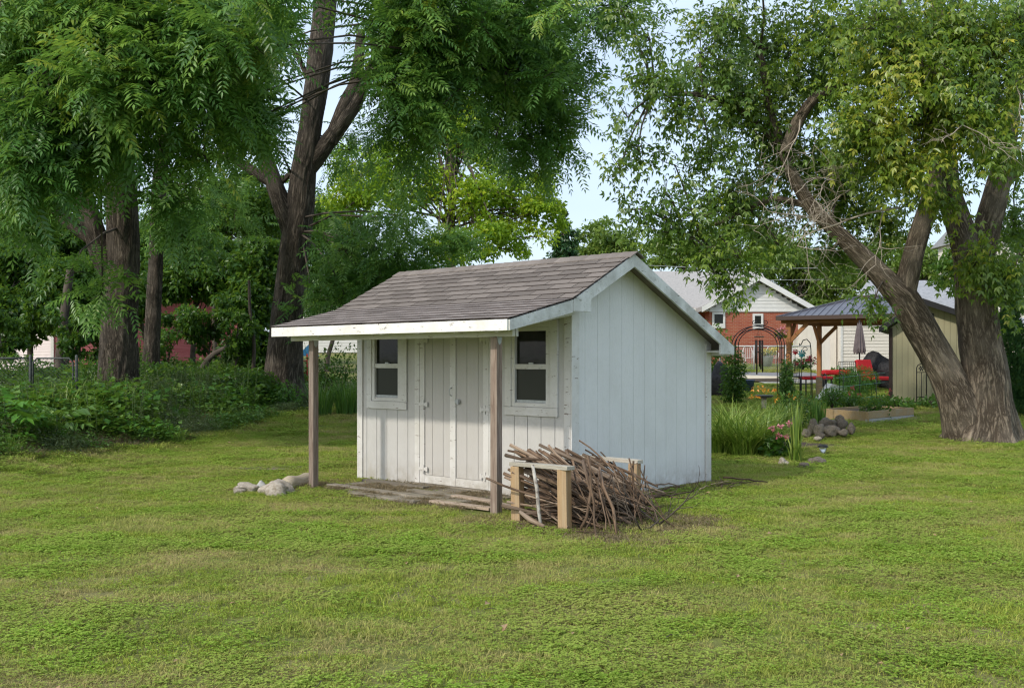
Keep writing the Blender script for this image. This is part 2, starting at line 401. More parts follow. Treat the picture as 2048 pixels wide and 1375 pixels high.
# door
door_frame = MB()
door_frame.box(-2.397, DX0 - .003, -.022, -.001, .02, 1.88)
door_frame.box(DX1 + .003, DX1 + .075, -.022, -.001, .02, 1.88)
door_frame.box(-2.397, DX1 + .075, -.02, -.001, 1.882, 2.0)
door_frame.build('door_frame', white_trim, shed, bev=.003)
def leaf(x0, x1, sl, sr, grooves):
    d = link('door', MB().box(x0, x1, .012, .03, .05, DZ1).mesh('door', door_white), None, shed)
    g = [x0 + sl] + grooves + [x1 - sr]
    for a, c in zip(g, g[1:]):
        MB().box(a + .003, c - .003, -.004, .011, .15, DZ1).build('door_board', door_white, d)
    if sl: MB().box(x0, x0 + sl, -.021, .011, .05, DZ1).build('stile', white_trim, d, bev=.003)
    if sr: MB().box(x1 - sr, x1, -.021, .011, .05, DZ1).build('stile', white_trim, d, bev=.003)
    MB().box(x0 + sl, x1 - sr, -.018, .011, .05, .145).build('bottom_rail', white_trim, d, bev=.003)
    return d
dl = leaf(-2.307, -1.745, .078, .0, [-2.105, -1.92])
dr = leaf(-1.742, -1.170, .0, .088, [-1.53, -1.35])
MB().box(-1.789, -1.697, -.024, -.0045, .05, DZ1).build('stile', white_trim, dl, bev=.003)
hi = MB().box(-.075, .065, -.006, 0, -.018, .018).box(-.012, .012, -.008, 0, -.05, .05).box(.045, .075, -.008, 0, -.028, .028).mesh('hinge', white_trim)
for x, zs, s, d in ((-2.24, (1.737, .982, .216), 1, dl), (-1.225, (1.737, .95, .20), -1, dr)):
    for z in zs:
        h = link('hinge', hi, None, d, (x, -.0245, z)); h.scale = (s, 1, 1)
h = MB().box(-1.70, -1.625, -.032, -.0245, 1.01, 1.05).box(-1.665, -1.635, -.042, -.0325, 1.0, 1.06).build('hasp', galv, dr)
MB().tube([(-1.754, -.026, 1.186), (-1.754, -.062, 1.175), (-1.754, -.064, 1.14), (-1.754, -.062, 1.105), (-1.754, -.026, 1.095)], .006, 6).build('handle', galv, dl)
MB().box(-2.39, -1.1, -.05, -.025, .0, .048).build('threshold', plank_wood, shed)
# roof deck slabs
def slab(y0, y1, mat, name):
    z0, z1 = roof_z(y0 + 1e-6), roof_z(y1 - 1e-6)
    poly = [(XL, y0, z0 - .018), (XL, y1, z1 - .018), (XL, y1, z1 - TH), (XL, y0, z0 - TH)]
    return MB().prism(poly, (XB - XL, 0, 0)).build(name, mat, shed)
slab(YE, YK - .001, white_trim, 'porch_ceiling'); slab(YK, YR, roof_deck, 'roof_deck'); slab(YR, YT, shingle, 'roof_deck')
# wall plate boxing at the porch/wall junction
MB().box(-L, -.002, .0, .05, 2.07, 2.19).build('top_plate', white_trim, shed)
# fascia and barge boards
MB().box(XL - .002, XB + .002, YE - .022, YE - .001, 1.784, ZE - .012).build('fascia', fascia_white, shed, bev=.003)
MB().box(XL - .002, XB + .002, YT, YT + .02, ZT - .12, ZT - .012).build('fascia', fascia_white, shed, bev=.003)
for x0 in (XB, XL - .024):
    low = [(x0, YE - .001, ZE - .014), (x0, YK - .003, ZK - .014), (x0, YK - .003, ZK - .145), (x0, YE - .001, 1.784)]
    MB().prism(low, (.021, 0, 0)).build('barge_board', barge_white, shed, bev=.002)
    up = [(x0, YK, ZK - .014), (x0, YR - .0015, ZR - .014), (x0, YR - .0015, ZR - .152), (x0, .035, ZK - .145 + .541 / 1.062 * .291), (x0, .035, 2.0), (x0, YK, 2.0)]
    MB().prism(up, (.026, 0, 0)).build('barge_board', barge_white, shed, bev=.002)
    zb = ZT - .125
    rr = [(x0, YR + .0015, ZR - .014), (x0, YT, ZT - .014), (x0, YT, 1.58), (x0, 2.603, 1.58), (x0, 2.603, 1.70), (x0, YR + .0015, ZR - .152)]
    MB().prism(rr, (.026, 0, 0)).build('barge_board', barge_white, shed, bev=.002)
# soffit boxes of the gable overhang
MB().box(.022, XB - .002, YK + .02, .0, 2.03, 2.10).build('soffit', white_trim, shed); MB().box(.022, XB - .002, 2.62, YT - .01, 1.60, 1.62).build('soffit', white_trim, shed)
for y0 in (-.02,):
    MB().box(.001, XB - .03, D + .003, YT - .005, 1.56, 1.60).build('soffit', white_trim, shed)
# porch beam, posts, brackets
MB().box(-3.52, .03 + .05, -1.004, -.966, 1.735, 1.86).build('porch_beam', white_trim, shed, bev=.003)
MB().box(-3.52, .06, -.93, -.895, 1.735, 1.86).build('porch_beam', white_trim, shed, bev=.003)
for x in (-3.0669, -.12):
    p = MB().box(x - .089, x, -1.009 + .045, -.932, -.02, 1.86).box(x - .089, x, -1.012, -.966 + .001, -.02, 1.732).build('porch_post', post_wood, shed, bev=.005)
    link('post_bracket', MB().prism([(x, -1.006, 1.74), (x, -.94, 1.74), (x, -.95, 1.68), (x, -.973, 1.655), (x, -.996, 1.68)], (.004, 0, 0)).mesh('post_bracket', galv), None, shed)
for k in range(7):
    x = XL + .25 + k * .56
    MB().prism([(x, -1.18, ZE - TH - .004), (x, -.03, roof_z(-.30) - TH - .0), (x, -.03, roof_z(-.30) - TH - .09), (x, -1.18, ZE - TH - .075)], (.038, 0, 0)).build('rafter', white_trim, shed)
# shingles
def course_run(y0, y1, n, mat, off0):
    z0, z1 = roof_z(y0 + 1e-6), roof_z(y1 - 1e-6)
    dy, dz = y1 - y0, z1 - z0; Ls = math.hypot(dy, dz); dy /= Ls; dz /= Ls; up = Vector((0, -dz, dy))
    ex = Ls / n
    th = math.atan2(dz, dy)
    cache = {}
    for k in range(n):
        a = Vector((0, y0, z0)) + Vector((0, dy, dz)) * (ex * k - .004) + up * -.012
        x = XL - .014; first = True
        while x < XB + .03:
            wd = .318
            if first: wd = off0 + (.159 if k % 2 else 0) + random.uniform(-.02, .02); first = False
            x1 = min(x + wd, XB + .036)
            if x1 - x > .03:
                key = round(x1 - x, 2)
                if key not in cache:
                    w = x1 - x - .008; l = ex + .05 if k < n - 1 else ex + .03
                    cache[key] = MB().add([(0, 0, .002), (w, 0, .002), (w, l, -.004), (0, l, -.004), (0, 0, .0135), (w, 0, .0135), (w, l, .001), (0, l, .001)],
                                          [(3, 2, 1, 0), (4, 5, 6, 7), (0, 1, 5, 4), (1, 2, 6, 5), (2, 3, 7, 6), (3, 0, 4, 7)]).mesh('shingle', mat); cache[key].materials.append(shingle_edge); cache[key].polygons.foreach_set('material_index', [0, 0, 1, 1, 0, 1])
                s = link('shingle', cache[key], None, shed, (x, a.y + random.uniform(-.002, .002), a.z + .012 + random.uniform(0, .0015)), (th, 0, 0))
                s.rotation_euler = (th + random.uniform(-.006, .004), 0, random.uniform(-.004, .004))
            x = x1
course_run(YE - .018, YK, 7, porch_shingle, .1)
course_run(YK - .012, YR, 9, shingle, .14)
# ridge caps
sl1 = math.atan2(ZR - ZK, YR - YK); sl2 = math.atan2(ZR - ZT, YT - YR)
rc = MB(); w2 = .145
for s, an in ((-1, sl1), (1, sl2)):
    q = [(0, 0, 0), (.2, 0, -.008), (.2, s * w2 * math.cos(an), -w2 * math.sin(an) - .008), (0, s * w2 * math.cos(an), -w2 * math.sin(an))]
    rc.prism(q if s > 0 else q[::-1], (0, 0, .009))
rcm = rc.mesh('ridge_shingle', shingle)
n = 26
for k in range(n):
    link('ridge_shingle', rcm, None, shed, (XB + .012 - (k + 1) * (XB - XL + .024) / n, YR, ZR + .012 + random.uniform(0, .002)), (0, 0, random.uniform(-.01, .01)))

# ------------------------------------------------------------------ porch planks, loose boards, debris
deck = thing('porch_deck', 'low weathered plank deck under the shed porch, half buried in grass clippings', 'deck', MS @ Vector((0, 0, 0)), YAW)
for k in range(8):
    y = -1.13 + k * .135
    a, c = (-3.02, -.75) if k > 1 else (-2.25 - .2 * k, -1.2 + .3 * k)
    cutx = random.uniform(-2.0, -1.4)
    for x0, x1 in (((a, cutx), (cutx + .006, c)) if k > 1 else ((a, c),)):
        dz = random.uniform(-.012, .012)
        o = MB().box(x0, x1, y, y + .127, -.02, .032 + dz).build('plank', plank_wood, deck, bev=.004)
        o.rotation_euler = (random.uniform(-.02, .02), random.uniform(-.004, .004), random.uniform(-.006, .006))
for i, (p0, p1, lab, wd) in enumerate((((864, 1008), (984, 1024), 'long grey loose board lying in front of the right porch post', .10), ((908, 1000), (986, 1013), 'reddish loose board behind the grey one beside the right porch post', .09),
                                   ((985, 1012), (1036, 1024), 'short loose board between the right porch post and the stick rack', .11))):
    a, c = G(*p0), G(*p1); a.z += .035 + .012 * (i == 1); c.z += .03 + .02 * (i == 1)
    tag(MB().bar(a, c, wd, .028).build('loose_board', loose_wood, bev=.003), lab, 'board')

# ------------------------------------------------------------------ rocks
def rock_mesh(seed, sub=3, amp=.28, fq=1.3, flat=.8):
    bm = bmesh.new(); bmesh.ops.create_icosphere(bm, subdivisions=sub, radius=1)
    for w in bm.verts:
        n1 = noise.noise(w.co * fq + Vector((seed * 3.1, seed, 0))); n2 = noise.noise(w.co * 3.3 + Vector((0, seed * 2.3, 1)))
        w.co *= 1 + amp * n1 * 1.7 + amp * .32 * n2
        w.co.z *= flat
    me = bpy.data.meshes.new('rock'); bm.to_mesh(me); bm.free()
    me.polygons.foreach_set('use_smooth', np.ones(len(me.polygons), bool)); return me
def rock(px, py, wpx, hpx, label, mat, seed, group=None, depth=.9, Y=None, dz=0, cat='rock'):
    c = G(px, py + hpx / 2) if Y is None else at(px, Y); sx = wpx / FPX * c.y / 2; sz = hpx / FPX * c.y / 2
    if Y is not None: c.z = EYE - (py + hpx / 2 - HY) / FPX * Y
    me = rock_mesh(seed, 3, .44 if mat == rock_mat else .28, 1.0 if mat == rock_mat else 1.3); me.materials.append(mat)
    o = link('rock', me, None, None, (c.x, c.y + sx * depth * .4, c.z + sz * .72 + dz), (0, 0, seed * .7))
    o.scale = (sx * 1.02, sx * depth * 1.02, sz * 1.35)
    return tag(o, label, cat, group)
pale_grey = M('pale_grey_rock', (.36, .36, .33), (.44, .43, .40), 20, rough=.9, bump=.3, bs=40)
rock(552, 973, 70, 34, 'big tan boulder in front of the left porch post', rock_mat, 3)
rock(522, 971, 21, 19, 'round pale grey stone tucked against the tan boulder', pale_grey, 5)
rock(495, 974, 46, 19, 'flat pinkish rock left of the round grey stone', rock_mat, 8)
rock(477, 983, 26, 11, 'smallest pinkish rock at the left end of the row', rock_mat, 12)
a, c = G(572, 978), G(620, 968); 
lg = MB().tube([a + (c - a) * t + Vector((0, 0, .06 + .01 * math.sin(t * 9))) for t in np.linspace(0, 1, 7)], [.075, .085, .08, .085, .08, .083, .08], 10)
log_mat = wood('log_wood', (.34, .28, .2), (.46, .40, .31), (.33, .29, .2), 'bk')
tag(lg.build('log', log_mat, None, True), 'short barkless log lying behind the left porch post', 'log')

# ------------------------------------------------------------------ stick rack and sticks
rack = thing('stick_rack', 'open timber rack of short posts and rails holding cut branches', 'rack', MS @ Vector((0, 0, 0)), YAW)
for x, y, h in ((.31, -1.18, .515), (.94, -1.26, .535), (.26, .0 - .09, .50), (.88, -.12, .50)):
    o = MB().box(-.048, .048, -.044, .044, -.03, h).build('post', new_wood, rack, bev=.004); o.location = (x, y, 0); o.rotation_euler = (random.uniform(-.02, .02), random.uniform(-.02, .02), .12)
MB().bar((.23, -1.165, .534), (1.02, -1.275, .555), .095, .036).build('rail', rail_wood, rack, bev=.003)
MB().bar((.20, -.085, .52), (.95, -.118, .52), .09, .036).build('rail', rail_wood, rack, bev=.003)
def stick_mesh(r0, Ls, bend, seed, n=6, mat=stick_bark, twigs=0):
    r = random.Random(seed); k = 7; pts = []; y = z = 0
    for i in range(k):
        t = i / (k - 1); pts.append(Vector((Ls * (t - .5), bend * math.sin(t * 3 + seed) + r.uniform(-.012, .012), bend * math.cos(t * 2.5 + seed * 2) + r.uniform(-.012, .012))))
    m = MB().tube(pts, [r0 * (1 - .45 * i / (k - 1)) * r.uniform(.9, 1.1) for i in range(k)], n)
    for _ in range(twigs):
        i = r.randrange(2, 6); d = Vector((r.uniform(.1, .5), r.uniform(-.5, .5), r.uniform(-.4, .5))); q = pts[i]
        m.tube([q, q + d * .12 + Vector((0, 0, .01)), q + d * .3], [r0 * .4, r0 * .3, r0 * .15], 4)
    return m.mesh('stick', mat, True)
sm = [stick_mesh(r, l, bd, i, 6, mt, tw) for i, (r, l, bd, mt, tw) in enumerate([
    (.009, 1.0, .02, stick_bark, 0), (.012, 1.1, .03, stick_bark, 1), (.015, .9, .02, pale_stick, 0), (.018, 1.15, .03, stick_bark, 0), (.023, 1.0, .02, stick_bark, 1),
    (.03, .95, .03, stick_bark, 0), (.010, .8, .04, pale_stick, 2), (.013, 1.2, .05, stick_bark, 2), (.020, 1.1, .04, pale_stick, 0), (.007, .9, .04, stick_bark, 2), (.026, .85, .015, stick_bark, 0), (.035, .8, .02, stick_bark, 0)])]
def put_stick(me, c, yaw, pitch, label, group='cut sticks heaped in the rack', sc=1):
    o = link('stick', me, None, None, MS @ Vector(c), (random.uniform(0, 6), -pitch, YAW + yaw)); o.rotation_mode = 'XYZ'
    M4 = Matrix.Rotation(YAW + yaw, 4, 'Z') @ Matrix.Rotation(pitch, 4, 'Y') @ Matrix.Rotation(random.uniform(0, 6.3), 4, 'X')
    o.matrix_world = Matrix.Translation(MS @ Vector(c)) @ M4 @ Matrix.Scale(sc, 4)
    return tag(o, label, 'stick', group)
r = random.Random(5)
def top_h(x):      # height profile of the heap
    return float(np.interp(x, [.0, .2, .5, .8, 1.1, 1.4], [.42, .52, .51, .42, .25, .08]))
SR = [.009, .012, .015, .018, .023, .03, .010, .013, .020, .007, .026, .035]
def girth(i, sc): 
    q = SR[i] * sc; return 'very thin' if q < .0075 else 'thin' if q < .0105 else 'slender' if q < .014 else 'medium thick' if q < .019 else 'thick' if q < .025 else 'stout'
def look(i): return ('pale ' if i in (2, 6, 8) else 'dark ') + ('forked ' if i in (1, 4, 6, 7, 9) else 'straight ')
def pick(v, opts): return opts[min(int(v * len(opts)), len(opts) - 1)]
for i in range(205):
    x = .70 + r.gauss(0, .10); y = -.16 - r.random() ** .9 * .98; u = r.random() ** .75
    pitch = r.gauss(.10, .05) + .30 * u
    hx = top_h(x); z = .04 + u * (hx - .02)
    k = r.choices(range(12), [6, 8, 10, 10, 8, 6, 6, 8, 9, 5, 6, 3])[0]; sc = r.uniform(.6, .98)
    lab = '%s %sstick %s of the heap %s' % (girth(k, sc), look(k), pick(u, ['at the bottom', 'in the lower part', 'in the middle', 'in the upper part', 'on the top']),
                                            pick((-.16 - y) / .98, ['by the shed wall', 'behind its centre', 'before its centre', 'by the front rail']))
    put_stick(sm[k], (x, y, z), r.gauss(0, .26), pitch + r.gauss(0, .07), lab, sc=sc)
lean = 'thin dark stick leaning steeply off the right side of the heap'
for i in range(24):
    y = -1.28 + r.random() * .85; x = 1.12 + r.random() * .28
    k = r.choice([0, 1, 6, 7, 9, 3]); sc = r.uniform(.5, .75)
    lab = '%s %sstick leaning off the right side of the heap, %s' % (girth(k, sc), look(k), pick((y + 1.28) / .85, ['at its front', 'half way back', 'towards the wall']))
    put_stick(sm[k], (x, y, .22 + r.random() * .08), r.gauss(-.1, .6), .85 + r.gauss(0, .25), lab, 'sticks leaning off the heap', sc=sc)
for i in range(13):
    k = r.choice([0, 2, 6, 9, 8, 4]); sc = r.uniform(.4, .62); z = .03 + r.random() * .20
    put_stick(sm[k], (.55 + r.random() * .5, -1.12 - r.random() * .12, z), r.gauss(.1, .5), r.gauss(0, .12), 'short %s %sstick between the two front rack posts, %s' % (girth(k, sc), look(k), pick((z - .03) / .2, ['on the grass', 'just above the grass', 'well off the grass'])), 'sticks between the front posts', sc=sc)
# named single branches
def branch(name, pts, rad, label, mat, cat='branch', n=6, twigs=None):
    m = MB().tube(pts, rad, n)
    for tp in (twigs or []): m.tube(*tp)
    return tag(m.build(name, mat, None, True), label, cat)
def LW(x, y, z): return MS @ Vector((x, y, z))
branch('branch', [LW(.62, -1.33, .56), LW(.68, -1.34, .36), LW(.72, -1.36, .16), LW(.76, -1.37, .0)], [.014, .018, .017, .014], 'pale spotted branch standing upright between the front rack posts', birch_stick, n=7)
branch('branch', [LW(.98, -1.05, .60), LW(1.08, -1.13, .50), LW(1.2, -1.22, .36), LW(1.2, -1.28, .14), LW(1.16, -1.32, .04)], [.022, .018, .017, .014, .012], 'tall crooked branch rising above the middle of the heap and bending down', stick_bark)
branch('branch', [LW(1.14, -1.02, .55), LW(1.24, -1.1, .40), LW(1.38, -1.14, .22), LW(1.46, -1.2, .01)], [.012, .016, .015, .011], 'dark forked branch beside the crooked one reaching the grass', stick_bark)
branch('branch', [LW(.10, -1.12, .60), LW(.34, -1.18, .585), LW(.62, -1.2, .60)], [.02, .014, .011], 'thin branch resting along the top of the front rail', stick_bark)
branch('branch', [LW(.46, -1.32, .12), LW(.62, -1.36, .07), LW(.80, -1.38, .03)], [.018, .026, .02], 'split pale branch end at the foot of the front left post', pale_stick)
def twiggy(base, segs, seed, r0):
    q = random.Random(seed); m = MB(); 
    def grow(p, d, l, rr, dep):
        pts = [p]; 
        for i in range(4):
            d = (d + Vector((q.uniform(-.3, .3), q.uniform(-.3, .3), q.uniform(-.2, .3)))).normalized(); pts.append(pts[-1] + d * l / 4)
            if dep and q.random() < .65: grow(pts[-1], (d + Vector((q.uniform(-.9, .9), q.uniform(-.9, .9), q.uniform(-.3, .9)))).normalized(), l * .5, rr * .55, dep - 1)
        m.tube(pts, [rr * (1 - .15 * i) for i in range(5)], 5)
    for d, l in segs: grow(Vector(base), Vector(d).normalized(), l, r0, 2)
    return m
tag(twiggy(LW(1.45, -.55, .02), [((.55, .1, .35), .42), ((-.75, .2, .55), .62), ((-.1, .3, .5), .36)], 4, .010).build('twig', thin_bark, None, True), 'bare twiggy branch standing against the grey gable wall', 'branch')
tag(twiggy(LW(1.5, -.9, .02), [((-.2, -.2, .5), .35), ((.5, .3, .15), .5)], 9, .009).build('twig', thin_bark, None, True), 'small bare twig on the grass right of the heap', 'branch')
for i in range(24):
    t = r.random(); k = r.choice([3, 4, 0, 1, 6, 9]); sc = r.uniform(.35, .75)
    put_stick(sm[k], (.25 + r.random() * .4, .25 + t * 2.3, .035 + r.random() * .07), 1.45 + r.gauss(0, .35), r.gauss(0, .06), '%s %sstick lying below the gable wall, %s' % (girth(k, sc), look(k), pick(t, ['next to the heap', 'nearer the heap', 'nearer the rear corner', 'by the rear corner'])), 'sticks along the gable wall', sc=sc)
for px, py, yw, lab in ((1330, 1005, .5, 'stray stick on the grass a step right of the heap'), (1300, 1015, -.2, 'stray stick on the grass touching the right foot of the heap'), (1382, 1000, .9, 'stray stick on the grass before the rear corner of the gable wall'), (1400, 985, .6, 'farthest right stray stick beside the shed'), (1285, 1040, -.4, 'stray stick on the grass in front of the right end of the heap'), (1055, 1053, .9, 'stray stick at the foot of the left front rack post'), (1180, 1070, .2, 'stray stick lying in the grass right of the right front rack post')):
    c = MS.inverted() @ G(px, py); put_stick(sm[r.choice([1, 3, 6])], (c.x, c.y, .03), yw, 0, lab, 'stray sticks on the grass', sc=r.uniform(.25, .45))
# ------------------------------------------------------------------ trees
def nrmz(a): return a / (np.linalg.norm(a, axis=-1, keepdims=True) + 1e-9)
def runit(n): return nrmz(rng.normal(size=(n, 3)))
UP = np.array([0, 0, 1.])
def kites(base, ax, side, nr, ln, wd, fold=.12, sag=.12):
    "folded four-cornered leaves: arrays in, vertices and triangles out"
    ln = ln[:, None]; wd = wd[:, None]; n = len(base)
    mid = base + ax * ln * .42 + nr * wd * fold
    v = np.stack([base, mid + side * wd * .5, base + ax * ln - UP * ln * sag, mid - side * wd * .5], 1).reshape(-1, 3)
    i = np.arange(n)[:, None] * 4
    return v, np.concatenate([i + [[0, 1, 2]], i + [[0, 2, 3]]], 0)
def pinnate(B, Dv, Nn, Lr, k, ll, lw, tone, droop=.26, spread=.85):
    "feather leaves: k pairs of leaflets and one at the tip"
    B = np.asarray(B); n = len(B); Sd = nrmz(np.cross(Dv, Nn)); bs = []; ax = []; ln = []; tn = []
    Lr = Lr[:, None]
    def station(t):
        c = B + Dv * Lr * t - UP * Lr * droop * t * t
        return c, nrmz(Dv - UP * droop * 2 * t)
    for i in range(k):
        t = .16 + .8 * i / max(k - 1, 1); c, d = station(t)
        for s in (-1, 1):
            bs.append(c); ax.append(nrmz(d * .45 + Sd * s * spread - UP * .22 + rng.normal(size=(n, 3)) * .10))
            ln.append(ll * (.35 + .65 * Lr[:, 0] / Lr.mean()) * (.72 + .42 * math.sin(math.pi * min(t * .95, 1))) * rng.uniform(.8, 1.15, n)); tn.append(tone)
    c, d = station(1.); bs.append(c); ax.append(d); ln.append(ll * rng.uniform(.8, 1.1, n)); tn.append(tone)
    bs = np.concatenate(bs); ax = np.concatenate(ax); ln = np.concatenate(ln); tn = np.concatenate(tn)
    Nr = np.tile(Nn, (2 * k + 1, 1)); sd = nrmz(np.cross(ax, Nr)); nr = np.cross(sd, ax)
    v, f = kites(bs, ax, sd, nr, ln, ln * lw / ll if np.isscalar(lw) else lw)
    return v, f, np.repeat(np.clip(tn + rng.normal(size=len(tn)) * .05, 0, 1), 4)
def cat(parts):
    vs, fs, ts = [], [], []; n = 0
    for v, f, t in parts:
        vs.append(v); fs.append(f + n); ts.append(t); n += len(v)
    return np.concatenate(vs), np.concatenate(fs), np.concatenate(ts)
def ellipsoid(c, rad, n, shell=.5):
    return np.array(c) + runit(n) * np.array(rad) * (rng.random(n) ** shell)[:, None]
def crown(clusters, kind, per=5):
    "clusters: (centre, radii, sprays, tone shift); returns leaves plus the spray points for the twigs"
    parts = []; tw = []
    for c, rad, ns, sh in clusters:
        c = np.array(c); p = ellipsoid(c, np.array(rad) * 1.06, int(ns * (1.25 if kind == 'walnut' else .85 if c[0] < -5.2 else 1.35)), .42)
        keep = np.array([noise.noise(Vector(q) * 1.1) > -.34 for q in p]); p = p[keep]; ns = len(p)
        if not ns: continue
        out = nrmz((p - c) / np.array(rad) + runit(ns) * .5 + UP * .15)
        tw.append((c, p))
        q = np.repeat(p, per, 0); o = np.repeat(out, per, 0); n = len(q)
        tt = np.tile(np.linspace(-.4, .45, per), ns)
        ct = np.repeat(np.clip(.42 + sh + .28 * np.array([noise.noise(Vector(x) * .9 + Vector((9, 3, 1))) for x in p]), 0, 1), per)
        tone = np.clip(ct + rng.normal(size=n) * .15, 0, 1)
        if kind == 'walnut':
            Bp = q + o * tt[:, None] * .55 + rng.normal(size=(n, 3)) * .05
            Dl = nrmz(o * .55 + runit(n) * .75 + np.array([0, -.12, -.10]))
            Nn = nrmz(UP + np.array([-.15, -.45, 0]) + rng.normal(size=(n, 3)) * .28); Nn = nrmz(Nn - Dl * (Nn * Dl).sum(1, keepdims=True))
            parts.append(pinnate(Bp, Dl, Nn, rng.uniform(.26, .66, n), 7, .125, .039, tone))
        else:
            Bp = q + o * tt[:, None] * .7 + rng.normal(size=(n, 3)) * .07
            Dl = nrmz(o * .3 + runit(n) * .8 + np.array([0, -.1, -.55]))
            Nn = nrmz(UP * .8 + np.array([-.2, -.4, 0]) + rng.normal(size=(n, 3)) * .5); Nn = nrmz(Nn - Dl * (Nn * Dl).sum(1, keepdims=True))
            parts.append(pinnate(Bp, Dl, Nn, rng.uniform(.10, .17, n), 2, .115, .046, tone, .3, .7))
    return cat(parts), tw
def smooth_path(pts, step):
    "Catmull-Rom through (x, y, z, r)"
    p = np.array(pts, float); p = np.vstack([2 * p[0] - p[1], p, 2 * p[-1] - p[-2]]); out = []
    for i in range(1, len(p) - 2):
        a, b_, c, d = p[i - 1], p[i], p[i + 1], p[i + 2]; n = max(2, int(np.linalg.norm(c[:3] - b_[:3]) / step))
        for k in range(n):
            t = k / n; out.append(.5 * (2 * b_ + (c - a) * t + (2 * a - 5 * b_ + 4 * c - d) * t * t + (3 * b_ - 3 * c + d - a) * t ** 3))
    out.append(p[-2]); return np.array(out)
def limb(name, pts, mat, parent, step=.09, n=28, rough=.05, flare=0., seed=0):
    p = smooth_path(pts, step); m = len(p); v = []; bk = []; ref = None; Ls = 0; r0 = float(p[:, 3].mean())
    for i in range(m):
        d = Vector(p[min(i + 1, m - 1), :3] - p[max(i - 1, 0), :3]).normalized()
        if ref is None: ref = Vector((1, 0, 0))
        ref = (ref - d * ref.dot(d)).normalized(); c = d.cross(ref)
        if i: Ls += float(np.linalg.norm(p[i, :3] - p[i - 1, :3]))
        for k in range(n):
            t = 2 * math.pi * k / n; q = Vector((r0 * math.cos(t), r0 * math.sin(t), Ls))
            rr = p[i, 3]
            f1 = 1 - abs(noise.noise(Vector((q.x * 9, q.y * 9, q.z * 1.5 + seed)))) * 2
            rr *= 1 + rough * f1 + .10 * noise.noise(Vector((q.x * 1.6, q.y * 1.6, q.z * .9 + seed * 2)))
            if flare: rr *= 1 + flare * math.exp(-Ls * 1.7) * (.5 + .5 * math.cos(5 * t + seed) + .35 * math.cos(3 * t))
            v.append(Vector(p[i, :3]) + (ref * math.cos(t) + c * math.sin(t)) * rr); bk.append((q.x + seed, q.y, q.z))
    i, k = np.meshgrid(np.arange(m - 1), np.arange(n), indexing='ij'); i = i.ravel(); k = k.ravel()
    f = np.stack([i * n + k, i * n + (k + 1) % n, (i + 1) * n + (k + 1) % n, (i + 1) * n + k], 1)
    return link(name, npmesh(name, v, f, {'bk': bk}, True), mat, parent), p
def LP(Y, *rows):
    "limb points from photo pixels: (px, py, radius in px[, dY])"
    out = []
    for q in rows:
        y = Y + (q[3] if len(q) > 3 else 0); w = P(q[0], q[1], y); out.append((w.x, w.y, w.z, q[2] / FPX * y))
    return out
def CL(*rows, sh=0.):
    "clusters from (px, py, Y, rx px, ry px, sprays[, tone])"
    out = []
    for q in rows:
        c = P(q[0], q[1], q[2]); k = q[2] / FPX
        out.append((c, (q[3] * k, (q[3] + q[4]) * .5 * k * 1.0, q[4] * k), int(q[5]), sh + (q[6] if len(q) > 6 else 0)))  # tone shift paints sunlit tufts lighter, tufts further back darker
    return out
def FILL(n, x0, x1, y0, y1, Y0, Y1, rad, spr, keep, sh=0.):
    "small loose tufts of foliage spread through a wide part of the crown"
    q = random.Random(n + x0); rows = []
    while len(rows) < n:
        px = q.uniform(x0, x1); py = q.uniform(y0, y1)
        if keep(px, py): rows.append((px, py, q.uniform(Y0, Y1), rad * q.uniform(.7, 1.4), rad * q.uniform(.5, 1.), spr, sh + q.uniform(-.1, .16)))
    return CL(*rows)
def clear_b(px, py):
    tx = np.interp(py, [0, 250, 420], [652, 622, 600]); 
    if py < 480 and -105 < px - tx < 80: return False
    if 130 < py < 330 and abs(px - np.interp(py, [130, 330], [740, 630])) < 70: return False
    if py > 300: return False
    if ((px - 920) / 55) ** 2 + ((py - 240) / 95) ** 2 < 1 or ((px - 730) / 55) ** 2 + ((py - 350) / 75) ** 2 < 1: return False
    if py > 320 and px > 930: return False
    return px < 1150 - max(0, py - 180) * .45
def clear_a(px, py): return not (140 < px < 310 and py > 270) and not (px > 470 and py > 130)
def branches(tree, limbs, tw, mat, every=4, r=.03, reach=9):
    m = MB(); pts = np.concatenate([l[len(l) // 3:] for l in limbs])
    for c, p in tw:
        dd = np.linalg.norm(pts[:, :3] - c, axis=1); j = int(dd.argmin()); a = Vector(pts[j, :3]); b_ = Vector(c)
        if dd[j] < reach:
            k = (a + b_) / 2 + Vector((0, 0, .12 * dd[j])) + Vector(rng.normal(size=3) * .06 * dd[j])
            pt = [a, a.lerp(k, .55), k.lerp(b_, .35), b_]
            m.tube(pt, [r, r * .8, r * .6, r * .4], 6)
        for q in p[::every]:
            e = Vector(q); k = b_.lerp(e, .5) + Vector(rng.normal(size=3) * .09)
            m.tube([b_, k, e], [r * .38, r * .26, r * .12], 4, False)
    return tag(m.build('branches', mat, tree, True), kind='stuff')
def leaves(tree, data, mat, name='crown'):
    v, f, t = data; o = link(name, npmesh(name, v, f, {'tone': t}), mat, tree); return tag(o, kind='stuff')

